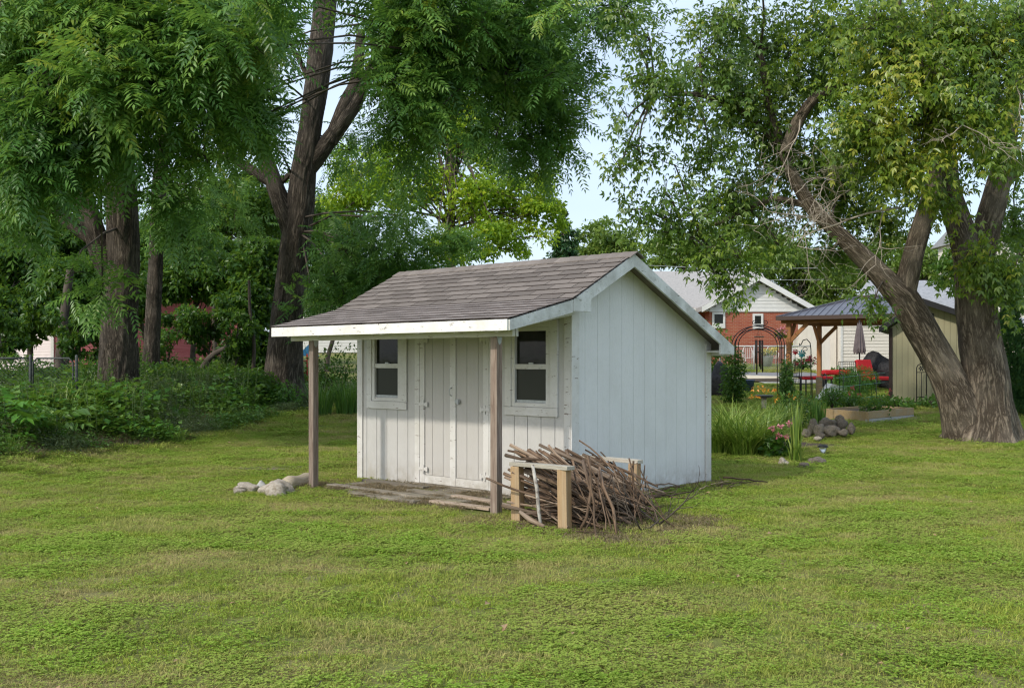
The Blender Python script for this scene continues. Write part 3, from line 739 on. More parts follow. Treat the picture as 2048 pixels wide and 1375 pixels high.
leaf_walnut = leafmat('walnut_leaf', [(0, (.045, .130, .024)), (.42, (.108, .250, .052)), (.75, (.215, .37, .068)), (1, (.45, .50, .07))], .46, .032)
leaf_maple = leafmat('maple_leaf', [(0, (.05, .115, .016)), (.42, (.10, .19, .022)), (.75, (.23, .32, .034)), (1, (.46, .44, .05))], .44, .04)
leaf_yellow = leafmat('yellow_green_leaf', [(0, (.12, .25, .015)), (.5, (.29, .44, .026)), (1, (.56, .60, .035))], .5, .02)  # sunlit brightness of the tree behind the shed put into the leaf colour
leaf_far = leafmat('far_leaf', [(0, (.08, .155, .03)), (.5, (.16, .25, .045)), (1, (.28, .34, .07))], .42, .03)
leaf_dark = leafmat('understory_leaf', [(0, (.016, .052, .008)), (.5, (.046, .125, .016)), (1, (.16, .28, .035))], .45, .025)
leaf_conifer = leafmat('conifer_leaf', [(0, (.016, .05, .02)), (.5, (.03, .085, .03)), (1, (.07, .14, .045))], .2, .03)

# walnut on the left
wa = thing('walnut_tree', 'tall walnut tree with two thick trunks behind the chain link gate', 'tree', at(238, 22))
def rel(pts, t): return [(x - t.location.x, y - t.location.y, z - t.location.z, r_) for x, y, z, r_ in pts]
def relc(cl, t):
    return [((c - t.location), rad, n, s) for c, rad, n, s in cl]
def make_tree(t, limbspec, cl, kind, bark, lmat, per=5, n0=44, every=4, br=.03, flare=.25):
    ls = []
    for i, (Y, rows) in enumerate(limbspec):
        o, p = limb('trunk' if i == 0 else 'limb', rel(LP(Y, *rows), t), bark, t, .05 if i < 2 else .1, n0 * 2 if i < 2 else 24, .075, flare if i == 0 else 0, i * 3.7)
        ls.append(p)
    data, tw = crown(relc(cl, t), kind, per)
    branches(t, ls, tw, thin_bark, every, br); leaves(t, data, lmat)
    return ls
make_tree(wa, [
    (22, [(237, 832, 42), (238, 790, 40), (239, 735, 36), (240, 650, 33), (243, 560, 31), (246, 480, 30), (243, 400, 28), (236, 300, 27), (240, 150, 22), (250, -50, 16), (250, -300, 8)]),
    (22, [(228, 585, 18), (205, 510, 21), (182, 440, 20), (160, 370, 18), (140, 250, 18), (120, 100, 14), (100, -120, 8)]),
    (22, [(178, 475, 12), (130, 440, 10), (88, 405, 8), (45, 345, 5, -1)]),
    (22, [(238, 290, 14), (200, 200, 11, -2), (170, 120, 8, -4), (130, 40, 6, -6)]),
    (22, [(240, 200, 12), (300, 120, 10, -2), (360, 60, 8, -4), (420, 30, 5, -5)])],
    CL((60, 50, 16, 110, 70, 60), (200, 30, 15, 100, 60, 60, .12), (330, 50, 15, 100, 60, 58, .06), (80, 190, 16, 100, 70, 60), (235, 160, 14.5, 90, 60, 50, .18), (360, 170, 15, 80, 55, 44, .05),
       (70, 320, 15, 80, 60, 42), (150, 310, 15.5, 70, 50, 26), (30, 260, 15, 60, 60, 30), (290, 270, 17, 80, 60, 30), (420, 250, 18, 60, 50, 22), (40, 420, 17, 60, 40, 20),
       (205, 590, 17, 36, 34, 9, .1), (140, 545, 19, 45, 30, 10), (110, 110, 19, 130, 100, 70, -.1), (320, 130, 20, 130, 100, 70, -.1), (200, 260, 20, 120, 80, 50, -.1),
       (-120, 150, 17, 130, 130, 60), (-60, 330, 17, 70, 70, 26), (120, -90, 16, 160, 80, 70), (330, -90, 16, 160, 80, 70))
    + FILL(52, -60, 540, -40, 400, 14, 19, 46, 12, clear_a),
    'walnut', walnut_bark, leaf_walnut)
# walnut behind the left porch post
wb = thing('walnut_tree', 'tall forked walnut tree behind the left porch post of the shed', 'tree', at(565, 26))
make_tree(wb, [
    (26, [(563, 815, 50), (565, 790, 43), (568, 740, 35), (575, 640, 30), (583, 550, 28), (592, 480, 28), (600, 420, 26), (607, 350, 24), (622, 250, 22), (640, 120, 23), (652, 0, 21), (665, -220, 12)]),
    (26, [(592, 490, 20), (573, 432, 19), (554, 380, 17), (538, 335, 15), (527, 300, 14), (518, 230, 9), (500, 120, 6)]),
    (26, [(548, 368, 11), (510, 345, 9), (475, 322, 8), (440, 313, 8), (405, 312, 7), (375, 300, 6), (355, 265, 4)]),
    (26, [(618, 335, 17), (655, 285, 16), (685, 245, 15), (712, 205, 13), (737, 150, 11), (775, 60, 10), (800, -70, 7)]),
    (26, [(660, 285, 14), (690, 212, 14), (712, 160, 12), (722, 60, 8)]),
    (26, [(622, 170, 6), (604, 130, 5), (588, 100, 4), (576, 68, 2)]),
    (26, [(555, 372, 6), (582, 346, 5), (605, 334, 4)]),
    (26, [(737, 150, 9), (830, 65, 8, -2), (900, 52, 6, -4), (955, 92, 5, -5), (1010, 140, 3, -6)])],
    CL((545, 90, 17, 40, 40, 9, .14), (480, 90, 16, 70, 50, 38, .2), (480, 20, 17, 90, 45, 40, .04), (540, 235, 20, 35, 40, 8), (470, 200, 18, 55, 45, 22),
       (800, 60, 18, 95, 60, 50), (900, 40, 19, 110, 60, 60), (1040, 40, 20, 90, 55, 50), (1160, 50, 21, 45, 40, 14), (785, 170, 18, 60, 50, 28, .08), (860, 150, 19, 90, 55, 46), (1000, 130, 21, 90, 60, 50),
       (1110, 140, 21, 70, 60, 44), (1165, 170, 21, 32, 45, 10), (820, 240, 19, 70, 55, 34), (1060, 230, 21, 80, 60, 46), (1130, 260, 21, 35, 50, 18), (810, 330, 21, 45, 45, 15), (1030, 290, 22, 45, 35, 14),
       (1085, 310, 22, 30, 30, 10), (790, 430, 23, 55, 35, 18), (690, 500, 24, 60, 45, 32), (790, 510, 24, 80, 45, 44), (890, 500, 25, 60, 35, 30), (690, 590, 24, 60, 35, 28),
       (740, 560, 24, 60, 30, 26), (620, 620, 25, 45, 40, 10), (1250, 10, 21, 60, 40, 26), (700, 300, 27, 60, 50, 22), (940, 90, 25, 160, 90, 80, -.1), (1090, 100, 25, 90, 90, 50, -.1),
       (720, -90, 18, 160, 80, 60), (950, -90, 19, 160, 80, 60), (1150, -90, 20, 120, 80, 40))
    + FILL(52, 480, 1200, -40, 420, 17.5, 24, 40, 12, clear_b),
    'walnut', walnut_bark, leaf_walnut)
wc = thing('walnut_tree', 'slender dark walnut tree rising between the two big trunks', 'tree', at(302, 25.5))
make_tree(wc, [(25.5, [(300, 775, 17), (304, 690, 15), (308, 600, 14), (313, 480, 13), (320, 350, 13), (335, 240, 12), (352, 100, 8), (360, -100, 5)])],
    CL((330, 420, 24, 60, 50, 24), (400, 380, 25, 60, 40, 18), (380, 480, 24, 60, 50, 20), (470, 420, 26, 50, 40, 14)), 'walnut', walnut_bark, leaf_walnut, n0=20)
# big maple on the right
mp_t = thing('maple_tree', 'massive old maple with a leaning left trunk on the lawn at right', 'tree', at(1960, 18.5))
ml = make_tree(mp_t, [
    (18.5, [(1968, 902, 78), (1970, 876, 64), (1973, 845, 53), (1973, 800, 45), (1970, 740, 40), (1960, 680, 38), (1952, 610, 36), (1947, 550, 33), (1932, 490, 27), (1914, 435, 24), (1897, 380, 22), (1890, 300, 19), (1880, 150, 16), (1870, -60, 9)]),
    (18.5, [(1940, 902, 52), (1933, 862, 43), (1918, 800, 37), (1893, 745, 32), (1862, 690, 30), (1833, 640, 29), (1808, 598, 27), (1788, 577, 24), (1753, 541, 20), (1700, 489, 17), (1655, 446, 14), (1622, 413, 13), (1588, 355, 11), (1565, 300, 10), (1540, 220, 8), (1520, 100, 6)]),
    (18.5, [(1806, 596, 23), (1819, 543, 20), (1832, 490, 19), (1848, 440, 18), (1860, 400, 17), (1870, 340, 16), (1850, 200, 13), (1800, 60, 11), (1788, -60, 8)]),
    (18.5, [(1953, 560, 27), (1966, 490, 26), (1984, 420, 24), (2003, 340, 20), (2020, 250, 16), (2040, 100, 14), (2060, -80, 9)]),
    (18.5, [(1995, 372, 13), (2040, 333, 13), (2100, 310, 10), (2180, 290, 6)]),
    (18.2, [(1568, 305, 9), (1588, 258, 12), (1608, 222, 11), (1640, 188, 9), (1700, 166, 7), (1770, 140, 4, -1)]),
    (18.5, [(1885, 240, 12), (1830, 250, 9, -1), (1770, 270, 6, -2)]),
    (18.5, [(1560, 290, 7), (1480, 220, 6), (1400, 190, 5, -.6), (1310, 190, 3, -1)]),
    (18.5, [(1640, 415, 8), (1540, 400, 6), (1450, 440, 4, -.8), (1370, 470, 2, -1.2)])],
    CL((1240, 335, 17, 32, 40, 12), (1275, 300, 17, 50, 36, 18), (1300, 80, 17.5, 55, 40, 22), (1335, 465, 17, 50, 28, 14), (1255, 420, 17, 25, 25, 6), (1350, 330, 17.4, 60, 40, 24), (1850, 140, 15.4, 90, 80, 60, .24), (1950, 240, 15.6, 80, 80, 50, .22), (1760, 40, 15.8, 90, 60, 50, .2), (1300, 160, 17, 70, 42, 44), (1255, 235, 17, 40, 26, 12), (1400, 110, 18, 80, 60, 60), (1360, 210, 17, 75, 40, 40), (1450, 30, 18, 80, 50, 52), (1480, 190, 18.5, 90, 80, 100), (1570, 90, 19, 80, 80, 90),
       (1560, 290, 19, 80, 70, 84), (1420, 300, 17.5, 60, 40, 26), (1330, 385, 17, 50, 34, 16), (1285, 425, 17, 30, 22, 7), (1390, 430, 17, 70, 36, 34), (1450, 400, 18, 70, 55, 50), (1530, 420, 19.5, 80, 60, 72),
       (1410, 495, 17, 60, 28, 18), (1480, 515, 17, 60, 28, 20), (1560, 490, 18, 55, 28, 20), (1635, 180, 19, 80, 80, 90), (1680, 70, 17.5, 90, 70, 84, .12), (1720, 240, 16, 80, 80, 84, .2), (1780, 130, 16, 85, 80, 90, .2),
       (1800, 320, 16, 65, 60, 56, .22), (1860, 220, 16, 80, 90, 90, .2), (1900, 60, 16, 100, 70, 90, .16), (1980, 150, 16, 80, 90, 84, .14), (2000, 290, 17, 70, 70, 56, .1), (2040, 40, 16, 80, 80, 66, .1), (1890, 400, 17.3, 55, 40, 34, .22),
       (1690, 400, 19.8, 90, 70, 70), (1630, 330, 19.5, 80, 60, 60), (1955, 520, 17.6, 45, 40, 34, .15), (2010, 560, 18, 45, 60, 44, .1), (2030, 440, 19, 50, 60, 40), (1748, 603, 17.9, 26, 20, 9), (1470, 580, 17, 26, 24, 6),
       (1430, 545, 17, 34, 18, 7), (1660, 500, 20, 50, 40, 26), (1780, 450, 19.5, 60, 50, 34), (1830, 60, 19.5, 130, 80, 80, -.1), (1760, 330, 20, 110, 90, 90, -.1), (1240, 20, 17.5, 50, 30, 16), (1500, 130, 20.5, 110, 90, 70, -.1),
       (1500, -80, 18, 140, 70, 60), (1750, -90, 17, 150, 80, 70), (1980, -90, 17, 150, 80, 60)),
    'maple', maple_bark, leaf_maple, per=6, every=3, br=.026, flare=.38)
# bare dead twigs in the maple
def deadwood(t, roots, seed):
    q = random.Random(seed); m = MB()
    def grow(p, d, l, rr, dep):
        pts = [p]; k = 6
        for i in range(k):
            d = (d + Vector((q.gauss(0, .16), q.gauss(0, .16), q.gauss(-.02, .15)))).normalized(); pts.append(pts[-1] + d * l / k)
            if dep and q.random() < .72: grow(pts[-1], (d * .7 + Vector((q.gauss(0, .6), q.gauss(0, .6), q.gauss(-.12, .55)))).normalized(), l * q.uniform(.4, .62), rr * .55, dep - 1)
        m.tube(pts, [rr * (1 - .11 * i) for i in range(k + 1)], 5)
    for a, b_, l, rr, dep in roots:
        grow(Vector(a) - t.location, (Vector(b_) - Vector(a)).normalized(), l, rr, dep)
    return m.build('dead_branch', dead_wood, t, True)
deadwood(mp_t, [(P(1800, 415, 17), P(1600, 400, 16), 2.0, .022, 3), (P(1680, 390, 17), P(1560, 330, 16), 1.5, .015, 3), (P(1600, 240, 17.6), P(1640, 420, 16.5), 1.5, .015, 3), (P(1690, 400, 17), P(1640, 260, 16), 1.3, .012, 3),
                (P(1700, 380, 17), P(1560, 420, 16), 1.6, .012, 3)], 3)
deadwood(mp_t, [(P(1930, 60, 17), P(1920, 260, 15), 1.6, .015, 3), (P(1925, 250, 15.2), P(1860, 300, 15), .7, .010, 2), (P(1925, 250, 15.2), P(2000, 290, 15), .8, .010, 2), (P(2040, 150, 16), P(1960, 280, 15), 1.3, .012, 2)], 8)

# background trees: crown built of leaf clumps round a few limbs
def bgtree(name, label, base, blobs, lmat, leaf, nleaf, bark=thin_bark, trunk_r=.2, group=None, limbs=True, gap=.0):
    t = thing(name, label, 'tree', base, 0, group)
    tot = sum(b_[1][0] * b_[1][2] for b_ in blobs); parts = []
    top = max(b_[0].z for b_ in blobs)
    cx = sum(b_[0].x for b_ in blobs) / len(blobs); cy = sum(b_[0].y for b_ in blobs) / len(blobs)
    trunk_top = Vector((cx, cy, top)) - Vector(base)
    limb('trunk', [(0, 0, -.2, trunk_r * 1.3), (0, 0, .5, trunk_r), tuple(trunk_top * .5) + (trunk_r * .75,), tuple(trunk_top) + (trunk_r * .25,)], bark, t, .4, 10, .05)
    m = MB()
    for c, rad in blobs:
        c = c - Vector(base); n = int(nleaf * rad[0] * rad[2] / tot)
        sub = max(5, int(n / 110)); sc = ellipsoid(c, np.array(rad) * .82, sub, .38)
        sr = np.array(rad).mean() * rng.uniform(.20, .36, sub)
        for j in range(min(sub, 9)):
            a = trunk_top * random.uniform(.4, .9); e = Vector(sc[j]); m.tube([a, a.lerp(e, .5) + Vector((0, 0, .2)), e], [trunk_r * .28, trunk_r * .2, trunk_r * .06], 4, False)
        idx = rng.integers(0, sub, n); dirs = runit(n)
        p = sc[idx] + dirs * (sr[idx] * rng.random(n) ** .45)[:, None] * np.array([1.15, 1.15, .75])
        ax = nrmz(runit(n) + dirs * .6 - UP * .35); nr0 = nrmz(dirs * .7 + runit(n) * .7 + UP * .4)
        sd = nrmz(np.cross(ax, nr0)); nr = np.cross(sd, ax)
        ln = leaf * rng.uniform(.7, 1.35, n)
        v, f = kites(p, ax, sd, nr, ln, ln * .55)
        tn = np.clip(.45 + rng.normal(size=n) * .15 + (rng.random(sub) * .4 - .2)[idx], 0, 1)
        parts.append((v, f, np.repeat(tn, 4)))
    tag(m.build('branches', bark, t, True), kind='stuff'); leaves(t, cat(parts), lmat); return t
def BL(*rows):
    out = []
    for px, py, Y, rx, ry in rows:
        k = Y / FPX; out.append((P(px, py, Y), (rx * k, (rx + ry) / 2 * k, ry * k)))
    return out
bgtree('locust_tree', 'bright yellow green tree glowing behind the shed roof', at(900, 42), BL((900, 250, 42, 90, 90), (960, 380, 41, 120, 90), (1060, 400, 41, 90, 70), (800, 360, 42, 110, 90), (1020, 470, 40, 110, 50), (720, 350, 43, 80, 80), (880, 170, 44, 70, 70), (930, 490, 40, 90, 50), (1090, 430, 40, 60, 55), (700, 410, 43, 70, 60), (930, 250, 42, 60, 80)), leaf_yellow, .17, 30000, trunk_r=.22)
bgtree('deciduous_tree', 'light green far tree showing right of the yellow tree above the shed ridge', at(1215, 72), BL((1205, 475, 72, 60, 50), (1170, 520, 72, 60, 40), (1260, 500, 72, 50, 50)), leaf_far, .26, 9000)
bgtree('deciduous_tree', 'round green far tree above the brick house roof ridge', at(1370, 80), BL((1330, 500, 80, 60, 50), (1400, 510, 80, 80, 60), (1460, 490, 80, 60, 60)), leaf_far, .28, 10000)
bgtree('deciduous_tree', 'tall spreading tree behind the right end of the brick house', at(1600, 66), BL((1560, 520, 66, 80, 60), (1640, 540, 66, 90, 60), (1600, 590, 66, 100, 50), (1690, 580, 65, 80, 60), (1520, 480, 67, 60, 40)), leaf_far, .26, 18000)
bgtree('deciduous_tree', 'broad tree standing behind the grey roofed house beside the gazebo', at(1780, 62), BL((1760, 520, 62, 80, 60), (1850, 540, 62, 80, 70), (1900, 560, 60, 60, 50)), leaf_far, .26, 11000)
bgtree('spruce_tree', 'dark blue green spruce top between the yellow tree and the far tree', at(1128, 60), BL((1128, 480, 60, 26, 40), (1128, 530, 60, 40, 40), (1128, 440, 60, 10, 26)), leaf_conifer, .2, 7000)
bgtree('deciduous_tree', 'dark tree filling the gap behind the maple at the right edge', at(2010, 36), BL((2010, 560, 36, 60, 50), (2060, 500, 36, 70, 60), (2060, 600, 35, 60, 40), (1905, 545, 36, 60, 60)), leaf_dark, .15, 9000)
ug = 'understory trees along the left property line'
for px, Y, lab, bl in (
    (60, 31, 'bushy dark tree at the far left edge hiding the pale sunlit siding', ((55, 540, 31, 80, 60), (30, 620, 30, 60, 70), (110, 480, 32, 70, 50))),
    (130, 29, 'thin leafy tree in front of the white corner of the red house', ((150, 560, 29, 60, 50), (120, 620, 28.5, 60, 40), (190, 640, 29, 50, 40))),
    (385, 31, 'leafy dark tree between the slender walnut and the forked walnut', ((390, 520, 31, 80, 60), (350, 560, 30, 70, 45), (440, 550, 30, 70, 45))),
    (480, 29, 'dense dark tree close to the left of the forked trunk', ((500, 610, 29, 50, 60), (520, 540, 29.5, 50, 60), (520, 690, 28.5, 36, 45))),
    (430, 38, 'taller light green tree far behind the slender walnut', ((420, 420, 38, 110, 80), (500, 400, 38, 80, 70), (350, 470, 38, 70, 60))),
    (60, 37, 'taller green tree far behind the left walnut', ((60, 420, 37, 100, 70), (130, 480, 37, 70, 60), (-40, 400, 37, 80, 80))),
    (655, 40, 'dark tree behind the gap between the forked trunk and the shed roof', ((650, 560, 40, 70, 70), (720, 560, 40, 80, 60), (690, 480, 40, 60, 60), (800, 570, 41, 90, 50))),
    (560, 46, 'far tree closing the gap behind the forked trunk', ((560, 470, 46, 90, 70), (500, 520, 46, 80, 60), (620, 440, 46, 70, 60))),
    (230, 48, 'far tall tree behind the roof of the red house', ((230, 470, 48, 120, 70), (120, 520, 48, 100, 60), (330, 500, 48, 100, 70), (420, 530, 48, 90, 60), (10, 500, 48, 90, 80))),
    (330, 27.5, 'loose leafy sapling in front of the red siding right of the thick walnut', ((325, 680, 27.5, 46, 50), (370, 640, 27.5, 46, 40))),
    (415, 28, 'loose leafy sapling before the middle of the red siding', ((405, 670, 28, 46, 46), (440, 630, 28, 46, 40))),
    (470, 27, 'dark leafy sapling a step left of the forked walnut', ((470, 700, 27, 34, 40), (480, 650, 27, 36, 30))),
    (165, 26, 'leafy sapling behind the chain link gate post', ((170, 690, 26, 40, 40), (140, 650, 26, 40, 30))),
    (20, 25, 'leafy sapling behind the fence at the left picture edge', ((10, 690, 25, 36, 44), (-20, 640, 25, 50, 40))),
    (300, 34, 'shaded tree behind the trunks in front of the red wall', ((290, 540, 34, 60, 70), (240, 600, 33, 60, 45)))):
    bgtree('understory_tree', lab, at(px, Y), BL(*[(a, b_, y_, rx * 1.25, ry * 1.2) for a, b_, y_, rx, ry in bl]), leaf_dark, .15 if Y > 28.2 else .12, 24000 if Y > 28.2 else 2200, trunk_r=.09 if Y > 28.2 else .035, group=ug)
# slanting thin stems in the understory
for pts, rr, lab in ((((385, 770), (420, 715), (460, 690), (505, 640)), 7, 'leaning bare sapling crossing the red siding'), (((505, 760), (508, 690), (500, 620), (498, 560)), 4, 'straight pale sapling left of the forked trunk'), (((118, 770), (122, 700), (130, 620), (140, 540)), 11, 'dark slim trunk in front of the white house corner')):
    t = thing('sapling', lab, 'sapling', at(pts[0][0], 27)); limb('trunk', rel(LP(27, *[(a, b_, rr * (1 - .12 * i)) for i, (a, b_) in enumerate(pts)]), t), thin_bark, t, .15, 10, .05)
# ------------------------------------------------------------------ small plants
def plant(name, label, cat_, loc, data, mat, stems=None, stem_mat=None, group=None, rz=0):
    t = thing(name, label, cat_, loc, rz, group)
    v, f, tn = data; link('foliage', npmesh('foliage', v, f, {'tone': tn}), mat, t)
    if stems is not None: stems.build('stem', stem_mat or thin_green, t, True)
    return t
thin_green = M('green_stem', (.05, .10, .025), (.09, .13, .04), 20, rough=.7)
weed_leaf = leafmat('weed_leaf', [(0, (.045, .12, .02)), (.5, (.10, .21, .035)), (1, (.22, .34, .06))], .35, .05)
grey_weed = leafmat('grey_weed_leaf', [(0, (.07, .11, .055)), (.5, (.12, .16, .085)), (1, (.20, .23, .13))], .3, .04)
blade_leaf = leafmat('blade_leaf', [(0, (.09, .17, .02)), (.5, (.20, .31, .045)), (1, (.38, .46, .10))], .38, .06)
dark_blade = leafmat('dark_blade_leaf', [(0, (.04, .12, .015)), (.5, (.08, .20, .03)), (1, (.16, .31, .05))], .35, .06)
lush = leafmat('lush_leaf', [(0, (.05, .15, .016)), (.5, (.09, .25, .03)), (1, (.20, .38, .05))], .4, .05)
def blob_leaves(c, rad, n, leaf, shell=.5, wide=.5, upb=.4):
    p = ellipsoid(c, rad, n, shell); d = nrmz((p - np.array(c)) / np.array(rad) + 1e-4)
    ax = nrmz(runit(n) * .8 + d * .6); nr0 = nrmz(d * .6 + UP * upb + runit(n) * .5); sd = nrmz(np.cross(ax, nr0)); nr = np.cross(sd, ax)
    ln = leaf * rng.uniform(.6, 1.3, n); v, f = kites(p, ax, sd, nr, ln, ln * wide)
    lum = np.array([noise.noise(Vector(q) * 2.2) for q in p]) * .3
    return v, f, np.repeat(np.clip(.45 + lum + rng.normal(size=n) * .13, 0, 1), 4)
def arching(n, c, spread, h, w, arch, seed=0, up=.0):
    "long blades rising from a clump and arching over: strips of six cross lines"
    th = rng.uniform(0, 2 * math.pi, n); r0 = spread * rng.random(n) ** .5
    if np.isscalar(spread) is False: r0 = rng.random(n) ** .5
    H = h * rng.uniform(.6, 1.12, n); A = arch * rng.uniform(.35, 1.2, n); K = 6
    b0 = np.stack([np.cos(th) * r0, np.sin(th) * r0, np.zeros(n)], 1); th2 = th + rng.normal(size=n) * .7
    out = np.stack([np.cos(th2), np.sin(th2), np.zeros(n)], 1); sd = np.stack([-np.sin(th2), np.cos(th2), np.zeros(n)], 1)
    vs = []
    for k in range(K + 1):
        t = k / K; q = b0 + out * (A * H * t ** 1.9)[:, None] + UP * (H * (t - .42 * np.clip(A * 1.1, 0, 1.2) * t ** 3))[:, None]
        ww = w * (1 - t ** 2.5) * (.6 + .4 * math.sin(math.pi * min(1, t + .2)))
        vs += [q - sd * ww / 2, q + sd * ww / 2]
    v = np.stack(vs, 1).reshape(-1, 3) + np.array(c); m = 2 * (K + 1); base = (np.arange(n) * m)[:, None]
    f = np.concatenate([np.concatenate([base + [[2 * k, 2 * k + 1, 2 * k + 3]], base + [[2 * k, 2 * k + 3, 2 * k + 2]]]) for k in range(K)])
    tone = np.clip(.5 + rng.normal(size=n) * .3, 0, 1)[:, None] * np.ones((1, m)) + np.linspace(-.18, .22, m)[None]
    return v, f, np.clip(tone, 0, 1).ravel()
def tall_weed(h, nl, leaf, wide, nst=3, fluffy=0):
    st = MB(); P_ = []; A_ = []
    for s in range(nst):
        a = Vector((random.uniform(-.12, .12), random.uniform(-.12, .12), -.03)); top = a + Vector((random.uniform(-.14, .14) * h, random.uniform(-.14, .14) * h, h * random.uniform(.75, 1.08)))
        st.tube([a, a.lerp(top, .5) + Vector((.02, 0, 0)), top], [.007, .005, .002], 5)
        for i in range(nl):
            t = .12 + .88 * i / nl; th = i * 2.4 + s; P_.append(a.lerp(top, t)); A_.append((math.cos(th) * (1.1 - t * .6), math.sin(th) * (1.1 - t * .6), .35 + .3 * t))
    P_ = np.array(P_); A_ = nrmz(np.array(A_) + rng.normal(size=(len(P_), 3)) * .15); n = len(P_)
    sd = nrmz(np.cross(A_, UP)); nr = np.cross(sd, A_); ln = leaf * rng.uniform(.6, 1.2, n)
    v, f = kites(P_, A_, sd, nr, ln, ln * wide, .1, .3)
    return (v, f, np.repeat(np.clip(.5 + rng.normal(size=n) * .15, 0, 1), 4)), st
def feather_plant(h, n, Lr, k, ll, lw):
    st = MB(); B = []; Dd = []
    for i in range(n):
        th = i * 2.4 + random.random(); t = .25 + .75 * i / n
        B.append((random.uniform(-.03, .03), random.uniform(-.03, .03), h * t)); Dd.append((math.cos(th), math.sin(th), .5))
    st.tube([(0, 0, -.05), (.02, .01, h * .5), (0, 0, h)], [.014, .011, .006], 6)
    B = np.array(B); Dd = nrmz(np.array(Dd)); Nn = nrmz(UP - Dd * (Dd @ UP)[:, None])
    return pinnate(B, Dd, Nn, Lr * rng.uniform(.8, 1.2, n), k, ll, lw, np.clip(.55 + rng.normal(size=n) * .15, 0, 1), .35), st

# ------------------------------------------------------------------ scattered growth (grass, clover, ground cover)
def scatter(name, pts, rot, scl, idx, meshes, **tags):
    "one object: geometry nodes place the tuft meshes on the points"
    src = bpy.data.collections.new(name + '_sources')
    for i, me in enumerate(meshes):
        o = bpy.data.objects.new('%s_tuft_%02d' % (name, i), me); src.objects.link(o)
    me = bpy.data.meshes.new(name); n = len(pts); me.vertices.add(n); me.vertices.foreach_set('co', np.asarray(pts, np.float32).ravel())
    for a, ty, key, d in (('rot', 'FLOAT_VECTOR', 'vector', rot), ('scl', 'FLOAT', 'value', scl), ('idx', 'INT', 'value', idx)):
        t = me.attributes.new(a, ty, 'POINT'); t.data.foreach_set(key, np.asarray(d, np.int32 if ty == 'INT' else np.float32).ravel())
    o = link(name, me); g = bpy.data.node_groups.new(name, 'GeometryNodeTree')
    g.interface.new_socket('Geometry', in_out='INPUT', socket_type='NodeSocketGeometry'); g.interface.new_socket('Geometry', in_out='OUTPUT', socket_type='NodeSocketGeometry')
    gi = g.nodes.new('NodeGroupInput'); go = g.nodes.new('NodeGroupOutput'); ip = g.nodes.new('GeometryNodeInstanceOnPoints'); ci = g.nodes.new('GeometryNodeCollectionInfo')
    ci.inputs['Collection'].default_value = src; ci.inputs['Separate Children'].default_value = True; ci.inputs['Reset Children'].default_value = True
    def na(nm, ty):
        q = g.nodes.new('GeometryNodeInputNamedAttribute'); q.data_type = ty; q.inputs['Name'].default_value = nm; return next(s for s in q.outputs if s.enabled and s.name == 'Attribute')
    e2r = g.nodes.new('FunctionNodeEulerToRotation')
    g.links.new(gi.outputs[0], ip.inputs['Points']); g.links.new(ci.outputs[0], ip.inputs['Instance']); ip.inputs['Pick Instance'].default_value = True
    g.links.new(na('idx', 'INT'), ip.inputs['Instance Index']); g.links.new(na('rot', 'FLOAT_VECTOR'), e2r.inputs[0]); g.links.new(e2r.outputs[0], ip.inputs['Rotation'])
    g.links.new(na('scl', 'FLOAT'), ip.inputs['Scale']); g.links.new(ip.outputs[0], go.inputs[0])
    md = o.modifiers.new('scatter', 'NODES'); md.node_group = g
    return tag(o, **tags)
def grassmat(name, ramp, dry, trans=.3):
    b = NB(name); a = b.n('Attribute', attribute_name='tone').outputs['Fac']
    r_ = b.n('ValToRGB'); e = r_.color_ramp.elements
    e[0].position = 0; e[0].color = (*ramp[0], 1); e[1].position = 1; e[1].color = (*ramp[2], 1); q = e.new(.5); q.color = (*ramp[1], 1)
    b.l(a, r_.inputs[0]); v = b.coord('World')
    col = b.mix(b.rng(b.noise(b.coord('World', (1, 2.1, 1)), .62, 5, .66, .6), .45, .63, 0, .82), r_.outputs[0], dry)
    col = b.mix(b.rng(b.noise(b.coord('World', (.7, 1.6, 1)), 1.1, 3, .6, .5), .50, .68, 0, .35), col, (.14, .22, .03))
    col = b.mix(b.rng(b.noise(b.coord('World', (1, 1, 1)), 3.1, 3, .6), .5, .72, 0, .5), col, dry)
    d = b.n('BsdfDiffuse'); b.l(col, d.inputs[0]); t = b.n('BsdfTranslucent'); b.l(col, t.inputs[0])
    m = b.n('MixShader'); m.inputs[0].default_value = trans; b.l(d.outputs[0], m.inputs[1]); b.l(t.outputs[0], m.inputs[2])
    b.l(m.outputs[0], b.out.inputs[0]); return b.m
grass_m = grassmat('grass_blade', ((.155, .22, .03), (.36, .43, .072), (.58, .62, .15)), (.52, .43, .21), .36)
clover_m = grassmat('clover_leaf', ((.15, .26, .03), (.26, .40, .055), (.42, .54, .12)), (.36, .40, .10), .32)
